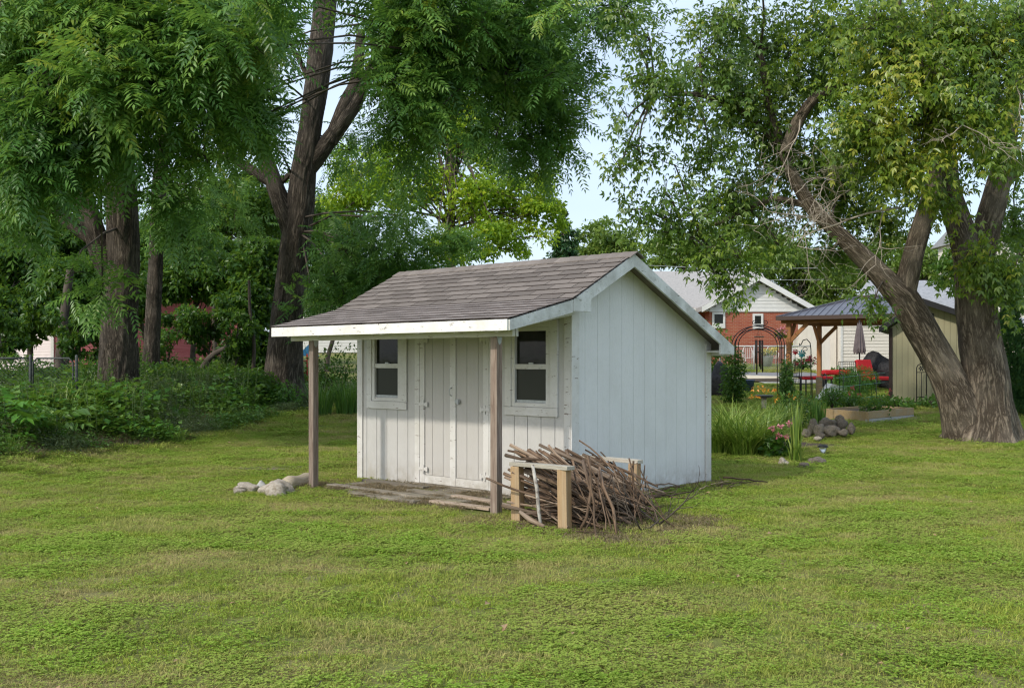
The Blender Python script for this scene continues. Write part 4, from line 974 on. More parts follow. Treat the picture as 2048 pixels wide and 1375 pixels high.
def blades(n, size, h, w, lean=.55):
    p = np.stack([rng.uniform(-.5, .5, n) * size, rng.uniform(-.5, .5, n) * size, np.full(n, -.006)], 1); th = rng.uniform(0, 2 * math.pi, n)
    sd = np.stack([np.cos(th), np.sin(th), 0 * th], 1); th2 = rng.uniform(0, 2 * math.pi, n); ld = np.stack([np.cos(th2), np.sin(th2), 0 * th], 1)
    H = (h * rng.uniform(.5, 1.2, n))[:, None]; ln = (lean * rng.uniform(.1, 1.3, n))[:, None]; ww = w * rng.uniform(.7, 1.3, n)[:, None]
    m = p + UP * H * .6 + ld * H * ln * .4; t = p + UP * H * (1 - .25 * ln) + ld * H * ln * 1.2
    v = np.stack([p - sd * ww / 2, p + sd * ww / 2, m + sd * ww * .42, m - sd * ww * .42, t], 1).reshape(-1, 3); b_ = (np.arange(n) * 5)[:, None]
    f = np.concatenate([b_ + [[0, 1, 2]], b_ + [[0, 2, 3]], b_ + [[3, 2, 4]]])
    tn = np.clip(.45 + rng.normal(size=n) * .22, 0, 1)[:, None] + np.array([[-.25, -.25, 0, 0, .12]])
    return v, f, np.clip(tn, 0, 1).ravel()
def clover(n, size, h, r0):
    p = np.stack([rng.uniform(-.5, .5, n) * size, rng.uniform(-.5, .5, n) * size, h * rng.uniform(.5, 1.15, n)], 1); vs = []; fs = []; k = 0
    th0 = rng.uniform(0, 6.3, n); tn = []
    for j in range(3):
        th = th0 + j * 2.094; ax = np.stack([np.cos(th), np.sin(th), rng.uniform(-.25, .35, n)], 1); sd = np.stack([-np.sin(th), np.cos(th), rng.uniform(-.15, .15, n)], 1)
        r_ = (r0 * rng.uniform(.7, 1.2, n))[:, None]
        v = np.stack([p, p + ax * r_ * .55 + sd * r_ * .5, p + ax * r_ * 1.02 + sd * r_ * .3, p + ax * r_ * 1.02 - sd * r_ * .3, p + ax * r_ * .55 - sd * r_ * .5], 1).reshape(-1, 3)
        b_ = (np.arange(n) * 5)[:, None] + k; k += n * 5
        vs.append(v); fs.append(np.concatenate([b_ + [[0, 1, 2]], b_ + [[0, 2, 3]], b_ + [[0, 3, 4]]])); tn.append(np.repeat(np.clip(.5 + rng.normal(size=n) * .22, 0, 1), 5))
    return np.concatenate(vs), np.concatenate(fs), np.concatenate(tn)
def tuft(parts, mats):
    "one mesh from (verts, faces, tone) parts, a material each"
    v, f, t = cat(parts); me = npmesh('tuft', v, f, {'tone': t})
    for m in mats: me.materials.append(m)
    me.polygons.foreach_set('material_index', np.concatenate([np.full(len(p[1]), i) for i, p in enumerate(parts)]).astype(np.int32))
    return me
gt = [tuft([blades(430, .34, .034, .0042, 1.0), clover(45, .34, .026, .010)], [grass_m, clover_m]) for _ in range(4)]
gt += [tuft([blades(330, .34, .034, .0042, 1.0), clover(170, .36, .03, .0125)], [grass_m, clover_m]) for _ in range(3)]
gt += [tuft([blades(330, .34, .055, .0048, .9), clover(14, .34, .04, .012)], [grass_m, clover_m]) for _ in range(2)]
dry_grass = leafmat('dry_grass', [(0, (.17, .13, .06)), (.5, (.30, .235, .12)), (1, (.46, .39, .23))], .25, .02)
gt += [tuft([blades(330, .34, .032, .0045, 1.6), blades(90, .34, .034, .0042, 1.)], [dry_grass, grass_m])]

EY = [6, 10, 14.4, 17.9, 21.7, 26.5, 29, 34]; EX = [-9.6, -8.1, -6.9, -6.0, -5.75, -5.05, -4.4, -3.7]
def edge_x(y): return np.interp(y, EY, EX)
MSI = MS.inverted()
def in_shed(x, y, pad=0.):
    c, s = math.cos(YAW), math.sin(YAW); dx = x - .6201; dy = y - 10.4898; lx = dx * c + dy * s; ly = -dx * s + dy * c
    return lx, ly
beds = []      # (x, y, rx, ry, rz) where no lawn grows
def keep_lawn(x, y):
    lx, ly = in_shed(x, y)
    ok = ~((lx > -L - .02) & (lx < .0) & (ly > -.03) & (ly < D + .02))
    dk = (lx > -3.0) & (lx < -.2) & (ly > -1.08) & (ly < .0); ok &= ~(dk & (rng.random(len(x)) < .88))
    hp = (lx > .15) & (lx < 1.1) & (ly > -1.1) & (ly < .0); ok &= ~(hp & (rng.random(len(x)) < .6))
    ok &= x > edge_x(y) - .25 + .35 * np.sin(y * 2.3) * .5
    for bx, by, rx, ry, rz in beds:
        u = (x - bx) * math.cos(rz) + (y - by) * math.sin(rz); w = -(x - bx) * math.sin(rz) + (y - by) * math.cos(rz)
        ok &= (u / rx) ** 2 + (w / ry) ** 2 > 1
    return ok
def lawn():
    X, Y_, Sc = [], [], []
    for y0, y1, den, sc in ((3.9, 8, 24, .95), (8, 13, 22, 1.05), (13, 20, 17, 1.3), (20, 34, 7, 1.9), (41, 47, 3, 3.0)):
        wmax = .56 * y1 + 2.5; g = den ** -.5; X0, Y0_ = np.meshgrid(np.arange(-wmax, wmax, g), np.arange(y0, y1, g)); x = X0.ravel(); y = Y0_.ravel(); n = len(x); x = x + rng.uniform(-.42, .42, n) * g; y = y + rng.uniform(-.42, .42, n) * g
        k = np.abs(x) < .56 * y + 2.5; x = x[k]; y = y[k]; k = keep_lawn(x, y); X.append(x[k]); Y_.append(y[k]); Sc.append(np.full(k.sum(), sc))
    X = np.concatenate(X); Y_ = np.concatenate(Y_); Sc = np.concatenate(Sc); n = len(X)
    cl = np.array([noise.noise(Vector((a * .8, b_ * .8, 4))) + .6 * noise.noise(Vector((a * 2.6, b_ * 2.6, 9))) for a, b_ in zip(X, Y_)])
    ln = np.array([noise.noise(Vector((a * .5, b_ * .5, 14))) for a, b_ in zip(X, Y_)])
    idx = np.where(cl + rng.normal(size=n) * .22 > .12, 4 + rng.integers(0, 3, n), rng.integers(0, 4, n)); idx = np.where((ln > .30) & (cl < .1) & (rng.random(n) < .5), 7 + rng.integers(0, 2, n), idx)
    lx, ly = in_shed(X, Y_)
    halo = np.maximum(np.clip(1 - np.hypot(np.maximum(0, np.abs(lx - .85) - .9), np.maximum(0, np.abs(ly + .75) - .75)) / .5, 0, 1), ((lx > 0) & (ly > -.2) & (ly < D + .3)) * np.clip(1 - lx / 1.0, 0, 1))
    halo = np.maximum(halo, ((ly < 0) & (lx > -3.5) & (lx < .3)) * np.clip(1 - (-ly - 1.0) / .5, 0, 1) * .6)
    idx = np.where(rng.random(n) < halo * .75, 9, idx)
    # longer grass where the mower does not reach
    lx, ly = in_shed(X, Y_); tb = np.hypot(X - 8.65, Y_ - 18.5) < 1.25; near = tb | (np.abs(lx - .06) < .10) & (ly > 0) & (ly < D) | (np.abs(X - edge_x(Y_)) < .3)
    Sc = Sc * np.where(near, 1.35, 1.) * rng.uniform(.85, 1.15, n)
    rot = np.stack([rng.normal(size=n) * .05, rng.normal(size=n) * .05, rng.uniform(0, 6.3, n)], 1)
    scatter('lawn_grass', np.stack([X, Y_, gz(X, Y_)], 1), rot, Sc, idx, gt, kind='stuff', label='mown lawn of grass and clover with dry brown patches round the shed', cat='grass')

# ------------------------------------------------------------------ left: berm growth, fence, red house
def brd(n, size, h, leaf, wide):
    p = np.stack([rng.normal(size=n) * size * .4, rng.normal(size=n) * size * .4, h * rng.random(n) ** .7], 1)
    ax = nrmz(np.stack([rng.normal(size=n), rng.normal(size=n), rng.uniform(-.2, .6, n)], 1)); nr0 = nrmz(UP + runit(n) * .4); sd = nrmz(np.cross(ax, nr0)); nr = np.cross(sd, ax)
    ln = leaf * rng.uniform(.6, 1.3, n); v, f = kites(p, ax, sd, nr, ln, ln * wide, .1, .15); return v, f, np.repeat(np.clip(.45 + rng.normal(size=n) * .17, 0, 1), 4)
straw_m = leafmat('dry_straw', [(0, (.13, .095, .055)), (.5, (.22, .165, .10)), (1, (.34, .28, .18))], .15, .03)
cover = [tuft([brd(110, .5, .30, .085, .62)], [weed_leaf]), tuft([brd(150, .5, .24, .055, .55)], [weed_leaf]), tuft([arching(60, (0, 0, 0), .18, .42, .012, .6)], [blade_leaf]), tuft([brd(60, .5, .34, .12, .6), arching(20, (0, 0, 0), .18, .4, .010, .6)], [lush, blade_leaf]),
         tuft([arching(90, (0, 0, 0), .25, .24, .006, 1.3), brd(20, .4, .2, .05, .5)], [straw_m, weed_leaf]), tuft([brd(170, .45, .34, .045, .35)], [grey_weed])]
def berm():
    n0 = 5200; y = rng.uniform(8.5, 31, n0); x = edge_x(y) - rng.random(n0) ** 1.35 * 7.5 + .1
    k = np.abs(x) < .56 * y + 2.2; x = x[k]; y = y[k]; n = len(x)
    q = np.array([noise.noise(Vector((a * .8, b_ * .8, 2))) for a, b_ in zip(x, y)]); q2 = np.array([noise.noise(Vector((a * .7, b_ * .7, 12))) for a, b_ in zip(x, y)])
    idx = rng.choice([0, 1, 2, 3], n, p=[.34, .36, .12, .18]); fr = (edge_x(y) - x) < 1.5; idx = np.where((q > .18) | (fr & (q > -.12) & (rng.random(n) < .6)), 4, idx); idx = np.where(q2 > .19, 5, idx)
    back = np.clip((edge_x(y) - x) / 2.0, 0, 1); sc = (.6 + .85 * back) * rng.uniform(.5, 1.55, n)
    scatter('ground_cover', np.stack([x, y, gz(x, y) - .02], 1), np.stack([rng.normal(size=n) * .12, rng.normal(size=n) * .12, rng.uniform(0, 6.3, n)], 1), sc, idx, cover, kind='stuff',
            label='low tangle of weeds, seedlings and dry clippings along the left edge of the lawn', cat='ground cover')
berm()
wg = 'tall weeds along the left berm'
protos = []
for j, (lab, fn, mt) in enumerate((('tall narrow leaved weed with pointed leaves up the stem', lambda: tall_weed(1.15, 26, .11, .20, 4), weed_leaf), ('pale grey green feathery weed with small seed heads', lambda: tall_weed(.95, 40, .09, .12, 6), grey_weed),
                                   ('bushy mid green weed with oval leaves', lambda: tall_weed(.75, 18, .12, .45, 6), weed_leaf))):
    data, st = fn(); protos.append((plant('weed', lab + ' in the left border', 'weed', (0, 0, -50), data, mt, st, group=wg), lab))
used = [False] * 3
for i in range(84):
    y = random.uniform(13.5, 27); x = float(edge_x(y)) - random.uniform(.4, 3.8); j = random.choice([0, 0, 1, 1, 2, 2])
    px = 1024 + FPX * x / y
    if px < -60: continue
    o = protos[j][0] if not used[j] else copy_tree(protos[j][0]); used[j] = True
    near = 'right at the lawn edge' if edge_x(y) - x < 1.2 else 'just behind the lawn edge' if edge_x(y) - x < 2.4 else 'deep in the border'
    where = 'near the gate' if px < 120 else 'below the thick left walnut' if px < 300 else 'between the two big walnuts' if px < 480 else 'below the forked walnut'
    sc = random.uniform(.7, 1.15); o['label'] = '%s%s, %s, %s' % ('tall ' if sc > 1 and j else 'short ' if sc < .8 and j else '', protos[j][1].replace(' with pointed leaves up the stem', '').replace(' with small seed heads', '').replace(' with oval leaves', ''), near, where)
    o.location = (x, y, float(gz(x, y))); o.rotation_euler = (0, 0, random.uniform(0, 6)); o.scale = (sc, sc, sc)
def leafy(name, label, cat_, c, h, n, meshes, mat, lean=.5, spread=.05):
    "a plant whose big leaves are parts of their own"
    t = thing(name, label, cat_, c); st = MB(); st.tube([(0, 0, -.05), (.02, .01, h * .5), (0, 0, h)], [.014, .011, .006], 6); st.build('stem', thin_green, t, True)
    for i in range(n):
        th = i * 2.4 + random.random() * .6; link('leaf', meshes[i % len(meshes)], mat, t, (random.gauss(0, spread), random.gauss(0, spread), h * (.3 + .7 * i / n)), (random.gauss(0, .2), -lean + random.gauss(0, .25), th))
    return t
def one_feather(Lr, k, ll, lw):
    v, f, tn = pinnate(np.zeros((1, 3)), np.array([[1., 0, 0]]), np.array([[0, 0, 1.]]), np.array([Lr]), k, ll, lw, np.array([.55]), .4); return npmesh('leaf', v, f, {'tone': tn})
def round_leaf(l, w):
    xs_ = np.linspace(0, 1, 6); v = []; 
    for x in xs_:
        hw = w * .5 * math.sin(math.pi * min(1, x * .82 + .12)) * (1.0 if x < .99 else .12); z = .10 * l * math.sin(x * 2.2) - .16 * l * x * x
        v += [(l * x, -hw, z + .12 * hw), (l * x, 0, z), (l * x, hw, z + .12 * hw)]
    f = [(i * 3 + j, i * 3 + j + 1, i * 3 + j + 4, i * 3 + j + 3) for i in range(5) for j in range(2)]
    return npmesh('leaf', v, f, {'tone': np.full(len(v), random.uniform(.35, .7))}, True)
leafy('walnut_sapling', 'broad leaved young sapling spreading at the left edge of the picture', 'sapling', G(28, 900) + Vector((-.3, .3, 0)), .75, 18, [one_feather(.5, 5, .20, .085) for _ in range(3)], lush)
leafy('walnut_sapling', 'smaller bright sapling with big leaflets beside the left edge sapling', 'sapling', G(95, 900) + Vector((-.1, .5, 0)), .62, 13, [one_feather(.45, 5, .17, .08) for _ in range(3)], weed_leaf)
rl = [round_leaf(.34, .24), round_leaf(.28, .2), round_leaf(.22, .17)]
leafy('burdock', 'low clump of very large rounded leaves in the middle of the border', 'weed', G(285, 880) + Vector((-.1, .3, 0)), .32, 18, rl, lush, .35, .12)
leafy('burdock', 'pale large leaved clump under the forked walnut near the lawn edge', 'weed', G(362, 862) + Vector((-.1, .4, 0)), .28, 12, rl, weed_leaf, .35, .10)
def bush(name, label, c, rad, n, leaf, mat, wide=.5, cat_='shrub', group=None, stems=5, sm_=None):
    st = MB()
    for _ in range(stems):
        e = (random.uniform(-.6, .6) * rad[0], random.uniform(-.6, .6) * rad[1], rad[2] * random.uniform(1., 1.7)); st.tube([(0, 0, -.05), (e[0] * .4, e[1] * .4, e[2] * .5), e], [.018, .012, .005], 5)
    return plant(name, label, cat_, c, blob_leaves((0, 0, rad[2] * .95), rad, n, leaf, .45, wide), mat, st, sm_ or thin_bark, group)
for px, Y, rx, rz_, lab in ((25, 22, 1.0, .6, 'dark rounded shrub at the left edge beside the gate'), (175, 23, .9, .5, 'dark shrub growing over the gate post'), (300, 23.5, 1.0, .48, 'leafy shrub at the foot of the thick left walnut'), (390, 24.5, .8, .42, 'shrub right of the thick left walnut'),
                            (455, 25.5, .8, .46, 'shrub half way between the two walnut trunks'), (505, 25, .7, .5, 'shrub touching the left side of the forked walnut')):
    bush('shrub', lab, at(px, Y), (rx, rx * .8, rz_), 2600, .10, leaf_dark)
bush('shrub', 'small bright bush at the foot of the forked walnut', at(572, 24.8), (.42, .4, .38), 700, .09, lush, .5)
plant('grass_clump', 'tall dark grass clump behind the porch on the left of the shed', 'ornamental grass', at(672, 23.5), cat([arching(170, (-.35, 0, 0), .25, 1.15, .018, .55), arching(200, (.25, .1, 0), .3, 1.15, .018, .55), arching(150, (.75, .3, 0), .3, 1.05, .018, .6)]), dark_blade)
bush('shrub', 'thin dark shrub behind the tall grass seen through the porch', at(680, 27), (1.0, .6, .85), 900, .11, leaf_dark, .5)
# stone like bare patch
disc_patch('bare_patch', G(543, 938), .46, .26, .2, bare_soil, .02, 3)

# chain link gate
gate = thing('chain_link_gate', 'grey chain link gate with rounded frame at the left edge of the yard', 'gate', at(70, 19.5))
gl = gate.location; z1 = P(0, 716, 19.5).z - gl.z
def gx(px): return (px - 1024) / FPX * 19.5 - gl.x
m = MB()
x0, x1 = gx(66), gx(146); zb = .12
m.tube([(x0, 0, zb), (x0, 0, z1 - .08), (x0 + .08, 0, z1), (x1 - .08, 0, z1), (x1, 0, z1 - .08), (x1, 0, zb), (x0, 0, zb)], .018, 8); m.build('gate_frame', old_galv, gate, True)
x2, x3 = gx(-60), gx(62)
MB().tube([(x2, 0, z1 + .0), (x3, 0, z1), ], .018, 8).build('top_rail', old_galv, gate, True)
for x in (gx(64) - .03, gx(150) + .03, gx(-60)): MB().tube([(x, 0, -.3), (x, 0, z1 + .04), (x, 0, z1 + .07)], [.03, .03, .012], 8).build('fence_post', old_galv, gate, True)
m = MB()
for a, c in ((x2, x3), (x0, x1)):
    n = int((c - a + z1) / .075)
    for k in range(n):
        for s in (0, 1):
            xa = a - z1 + k * .075; p0 = [max(xa, a), 0, 0]; 
            z0_ = max(0, a - xa); xe = min(xa + z1, c); ze = z0_ + (xe - max(xa, a))
            if xe <= max(xa, a): continue
            A = (max(xa, a), .002 * s, zb + z0_ * (1 - zb / z1)); B_ = (xe, .002 * s, zb + min(ze, z1) * (1 - zb / z1))
            if s: A = (a + c - A[0], .002, A[2]); B_ = (a + c - B_[0], .002, B_[2])
            m.tube([A, B_], .0028, 3, False)
tag(m.build('wire_mesh', old_galv, gate), kind='stuff')

# red house far left
red_siding = M('red_siding', (.34, .085, .095), (.44, .14, .15), 2, (1, 1, 12), .6)
sunlit_siding = M('pale_sunlit_siding', (.62, .54, .53), (.68, .60, .58), 2, rough=.6)  # red siding with the sunlit brightening painted into its colour
def siding_wall(name, a, c, z0, z1, mat, parent, course=.1, lap=.016, tri=None):
    "overlapping courses between two plan points"
    a = Vector(a); c = Vector(c); d = (c - a).normalized(); nrm = Vector((d.y, -d.x, 0)); m = MB(); k = 0; z = z0
    Lw = (c - a).length
    while z < z1:
        t0 = t1 = 0.
        if tri is not None:
            t0 = tri(z); 
            if Lw - 2 * t0 < .1: break
        p, q = a + d * t0, c - d * t0; h = min(course, z1 - z)
        m.add([p + nrm * lap + Vector((0, 0, z)), q + nrm * lap + Vector((0, 0, z)), q + nrm * .002 + Vector((0, 0, z + h)), p + nrm * .002 + Vector((0, 0, z + h)), p + Vector((0, 0, z)), q + Vector((0, 0, z))], [(0, 1, 2, 3), (4, 5, 1, 0)])
        z += course
    return m.build(name, mat, parent)
rc_ = at(103, 40); rh = thing('red_house', 'single storey house with red lap siding and white corner behind the left trees', 'house', rc_)
dR = Vector((.985, .17, 0)).normalized(); dLf = Vector((-.75, .66, 0)).normalized()
siding_wall('side_wall', dLf * 9, (0, 0, 0), 0, 3.0, sunlit_siding, rh, .11); siding_wall('front_wall', (0, 0, 0), dR * 8.2, 0, 3.0, red_siding, rh, .11)
MB().prism([(-.02, -.03, 0), (.1, -.04, 0), (.1, .06, 0), (-.02, .06, 0)], (0, 0, 3.0)).build('corner_board', white_trim, rh)
rb = MB(); e0 = Vector((0, -.3, 3.0)); rb.prism([e0 + dLf * 9 + Vector((0, -.2, 0)), e0 + Vector((0, -.4, 0)), e0 + dR * 8.4 + Vector((0, -.3, 0)), e0 + dR * 8.4 + dLf * 4 + Vector((0, 3, 1.9)), e0 + dLf * 8 + Vector((0, 2, 1.9))], (0, 0, .15)); rb.build('roof', roof_deck, rh)
# things seen through the porch: red swing, blue canopy, white house
red_paint = M('red_paint', (.45, .03, .03), (.38, .02, .02), 8, rough=.45)
sw = thing('play_swing', 'red metal swing frame showing between the forked walnut and the porch post', 'swing', at(606, 29))
for x in (-.09, .12): MB().tube([(x, 0, 0), (x, 0, 1.2)], .022, 7).build('leg', red_paint, sw, True)
for k in range(3): MB().tube([(-.09, 0, .3 + .35 * k), (.12, 0, .3 + .35 * k)], .014, 6).build('rung', red_paint, sw, True)
MB().box(-.16, .2, -.06, .06, .0, .06).build('base_bar', red_paint, sw)
blue_cloth = M('blue_cloth', (.10, .36, .62), (.14, .44, .70), 4, rough=.8)
cp = thing('blue_canopy', 'small blue canopy far behind the left porch post', 'canopy', at(617, 44))
cz = P(617, 700, 44).z - cp.location.z
m = MB(); m.add([(-.4, -.4, cz - .25), (.4, -.4, cz - .25), (.4, .4, cz - .25), (-.4, .4, cz - .25), (0, 0, cz + .25)], [(0, 1, 4), (1, 2, 4), (2, 3, 4), (3, 0, 4)]); m.build('cover', blue_cloth, cp)
for x in (-.38, .38): MB().tube([(x, -.38, 0), (x, -.38, cz - .25)], .02, 6).build('pole', white_trim, cp)
pale_house = M('pale_house_siding', (.62, .62, .60), (.68, .68, .66), 2, rough=.6)
ph = thing('white_house', 'pale house in the distance seen through the porch of the shed', 'house', at(680, 62))
siding_wall('wall', (-3.6, 0, 0), (4.5, 0, 0), 0, 3.0, pale_house, ph, .2); MB().box(-3.6, 4.5, .03, 5, 0, 2.95).build('body', pale_house, ph)
MB().prism([(-4, -.4, 2.95), (-4, 2.7, 4.4), (-4, 5.6, 2.95)], (9, 0, 0)).build('roof', roof_deck, ph)
for x in (-2.2, .3, 2.6):
    w = link('window', MB().box(x, x + .9, -.05, .02, 1.1, 2.3).mesh('window', white_trim), None, ph); MB().box(x + .1, x + .8, -.07, -.055, 1.2, 2.2).build('pane', glass, w)
# ------------------------------------------------------------------ right: houses, gazebo, tan shed
def brickmat():
    b = NB('brick'); v = b.coord('Object'); x = b.n('SeparateXYZ'); b.l(v, x.inputs[0]); c = b.n('CombineXYZ'); b.l(b.math('ADD', x.outputs[0], x.outputs[1]), c.inputs[0]); b.l(x.outputs[2], c.inputs[1])
    t = b.n('TexBrick'); b.l(c.outputs[0], t.inputs['Vector']); t.inputs['Scale'].default_value = 1; t.inputs['Brick Width'].default_value = .215; t.inputs['Row Height'].default_value = .072; t.inputs['Mortar Size'].default_value = .006
    t.inputs['Color1'].default_value = (.29, .075, .045, 1); t.inputs['Color2'].default_value = (.36, .115, .065, 1); t.inputs['Mortar'].default_value = (.36, .24, .18, 1)
    col = b.mix(b.rng(b.noise(v, 1.2, 4), .4, .7, 0, .3), t.outputs['Color'], (.26, .06, .04)); return b.pbr(col, .9, .15, 0, b.bump(t.outputs['Fac'], -.4, .01))
brick = brickmat()
grey_roof = M('grey_shingle_roof', (.30, .29, .28), (.44, .42, .40), 9, (1, 4, 4), .95, bump=.3, bs=30, bd=.02)
slate_roof = M('slate_shingle_roof', (.22, .23, .25), (.40, .41, .43), 7, (1, 5, 5), .9, bump=.4, bs=20, bd=.02)
cream_siding = M('cream_siding', (.66, .62, .55), (.72, .68, .61), 2, rough=.6)
white_vinyl = M('white_vinyl', (.62, .62, .60), (.67, .67, .65), 3, rough=.55)
YB = 48.
def at_z(px, py, Y, o): return P(px, py, Y) - o
bh = thing('brick_house', 'single storey brick house with white gable behind the garden arbor', 'house', at(1512, YB)); ob = bh.location
def bx(px, Y=YB): return (px - 1024) / FPX * Y - ob.x
def bz(py, Y=YB): return EYE - (py - HY) / FPX * Y - ob.z
x0, x1 = bx(1419), bx(1606); ze = bz(622)
w_ = link('brick_wall', MB().prism([(x0, 0, -.3), (x1, 0, -.3), (x1, 0, ze), (x0, 0, ze)], (0, 6, 0)).mesh('brick_wall', brick), None, bh)
apx, apz = bx(1513), bz(560)
siding_wall('gable_siding', (x0, -.03, 0), (x1, -.03, 0), ze + .02, apz - .12, white_vinyl, bh, .16, .02, tri=lambda z: (z - ze) / (apz - .1 - ze) * (apx - x0) * .97)
MB().prism([(x0 - .2, -.001, ze), (x1 + .2, -.001, ze), (apx, -.001, apz - .06)], (0, 5.9, 0)).build('gable_wall', white_vinyl, bh)
MB().box(x0 - .02, x1 + .02, -.06, -.002, ze - .03, ze + .04).build('frieze_board', white_vinyl, bh)
for s, xe in ((-1, x0 - .45), (1, x1 + .45)):
    zz = ze - .02; MB().prism([(apx, -.45, apz), (xe, -.45, zz), (xe, -.45, zz + .22), (apx, -.45, apz + .24)], (0, 6.4, 0)).build('roof', grey_roof, bh)
    MB().prism([(apx, -.50, apz - .05), (xe, -.50, zz - .05), (xe, -.50, zz + .20), (apx, -.50, apz + .22)], (0, .045, 0)).build('rake_board', white_vinyl, bh)
xa = bx(1330); xb = bx(1632)
zr_ = bz(556, YB + 6); zl = bz(612)
MB().prism([(xa - 4, 1.2, zl - .1), (xb - 1.2, 1.2, zl - .1), (xb - 1.2, 5.8, zr_ + .35), (xa - 4, 5.8, zr_ + .35)], (0, .05, -.12)).build('roof', grey_roof, bh)
MB().prism([(xb - 1.1, 3, bz(620)), (xb + .3, 3, bz(617)), (apx + .3, 3, apz + .38), (apx, 3, apz + .1)], (0, 6, 0)).build('roof', grey_roof, bh)
MB().box(xa - 4, x0, 1.3, 1.5, -.3, zl).build('brick_wall', brick, bh)
MB().box(xa - 4, x0 + .1, 1.1, 1.2, zl - .16, zl - .02).build('gutter', white_vinyl, bh)
for p0, p1, q0, q1 in ((1424, 1450, 624, 651), (1505, 1526, 627, 652)):
    w = link('window', MB().box(bx(p0), bx(p1), -.07, .0 - .002, bz(q1) - .12, bz(q1)).mesh('window', white_vinyl), None, bh)
    m = MB(); t = .1; a, c, d0, d1 = bx(p0), bx(p1), bz(q1) + .002, bz(q0)
    m.box(a, a + t, -.06, -.003, d0, d1).box(c - t, c, -.06, -.003, d0, d1).box(a + t, c - t, -.06, -.003, d1 - t, d1).box(a + t, c - t, -.06, -.003, d0, d0 + t); m.build('frame', white_vinyl, w)
    MB().box(a + t, c - t, -.03, -.02, d0 + t, d1 - t).build('pane', glass, w)
# white porch railing beside the brick house
pr = thing('porch_railing', 'white balustrade and porch post at the right end of the brick house', 'railing', at(1604, 45)); o_ = pr.location
def rx_(px, Y=45.): return (px - 1024) / FPX * Y - o_.x
def rz_(py, Y=45.): return EYE - (py - HY) / FPX * Y - o_.z
MB().box(rx_(1586), rx_(1618), -.04, .04, rz_(671), rz_(668)).build('top_rail', white_vinyl, pr); MB().box(rx_(1586), rx_(1618), -.04, .04, rz_(693), rz_(690)).build('bottom_rail', white_vinyl, pr)
for k in range(13):
    x = rx_(1587.5 + 2.35 * k); MB().box(x - .016, x + .016, -.016, .016, rz_(690), rz_(671)).build('baluster', white_vinyl, pr)
MB().box(rx_(1616), rx_(1621), -.06, .06, rz_(700), rz_(640)).build('porch_post', white_vinyl, pr)
MB().box(rx_(1588), rx_(1620), -.1, 1.5, 0, rz_(694)).build('porch_base', white_vinyl, pr)
# chain link back fence with pale rail
bf = thing('back_fence', 'low chain link fence with pale top rail in front of the brick house', 'fence', at(1580, 42)); o_ = bf.location
def fx(px): return (px - 1024) / FPX * 42. - o_.x
fz = EYE - (692 - HY) / FPX * 42 - o_.z
MB().tube([(fx(1440), 0, fz), (fx(1692), 0, fz)], .03, 7).build('top_rail', galv, bf, True)
for px in (1508, 1440, 1572, 1636, 1690): MB().tube([(fx(px), 0, -.2), (fx(px), 0, fz + .05)], .03, 7).build('fence_post', galv, bf, True)
m = MB()
for k in range(72):
    a = fx(1440) + k * .075
    for s in (1, -1): m.tube([(a - s * fz * .5, .002 * s, .02), (a + s * fz * .5, .002 * s, fz)], .003, 3, False)
tag(m.build('wire_mesh', galv, bf), kind='stuff')
# cream house with hip roof behind the gazebo
ch = thing('cream_house', 'cream sided house with grey hip roof behind the wooden gazebo', 'house', at(1760, 39)); o_ = ch.location
def cx_(px, Y=39.): return (px - 1024) / FPX * Y - o_.x
def cz_(py, Y=39.): return EYE - (py - HY) / FPX * Y - o_.z
siding_wall('wall', (cx_(1684), 0, 0), (cx_(1960), 0, 0), -.2, cz_(620), cream_siding, ch, .128, .02)
MB().box(cx_(1684), cx_(1960), .01, 6, -.2, cz_(622)).build('body', cream_siding, ch)
MB().box(cx_(1681.5), cx_(1685), -.04, .02, -.2, cz_(620)).build('corner_board', white_vinyl, ch)
MB().box(cx_(1668), cx_(1681), .5, 3, -.2, cz_(622)).build('wing_wall', cream_siding, ch)
xe0, xe1, ye0, ye1 = cx_(1684), cx_(1985), -.5, 6.6; zz = cz_(622)
zt = bz(562, 42) + ob.z - o_.z; xr0, xr1 = cx_(1736, 41.6), cx_(1905, 41.6); xbk = cx_(1688, 39 + ye1)
m = MB().add([(xe0, ye0, zz), (xe1, ye0, zz), (xe1, ye1, zz), (xbk, ye1, zz), (xr0, 2.6, zt), (xr1, 2.6, zt)], [(0, 1, 5, 4), (1, 2, 5), (2, 3, 4, 5), (3, 0, 4), (3, 2, 1, 0)]); m.build('roof', slate_roof, ch)
th_ = thing('tall_house', 'grey roofed two storey house partly hidden behind the maple crown', 'house', at(2000, 52)); o_ = th_.location
zz = EYE - (470 - HY) / FPX * 52 - o_.z; xw = lambda px: (px - 1024) / FPX * 52 - o_.x
MB().box(xw(1975), xw(2160), 0, 6, -.3, zz).build('wall', cream_siding, th_)
MB().prism([(xw(1965), -.5, zz), (xw(1965), 3, zz + 1.2), (xw(1965), 6.5, zz)], (xw(2170) - xw(1965), 0, 0)).build('roof', slate_roof, th_)
eh = thing('small_outbuilding', 'tan outbuilding with grey roof at the right edge beyond the arborvitae', 'outbuilding', at(2060, 30)); o_ = eh.location
xw = lambda px: (px - 1024) / FPX * 30 - o_.x; zw = lambda py: EYE - (py - HY) / FPX * 30 - o_.z
MB().box(xw(2030), xw(2110), 0, 2.5, -.3, zw(658)).build('wall', cream_siding, eh); MB().prism([(xw(2020), -.25, zw(657)), (xw(2020), 1.2, zw(632)), (xw(2020), 2.7, zw(657))], (2, 0, 0)).build('roof', slate_roof, eh)

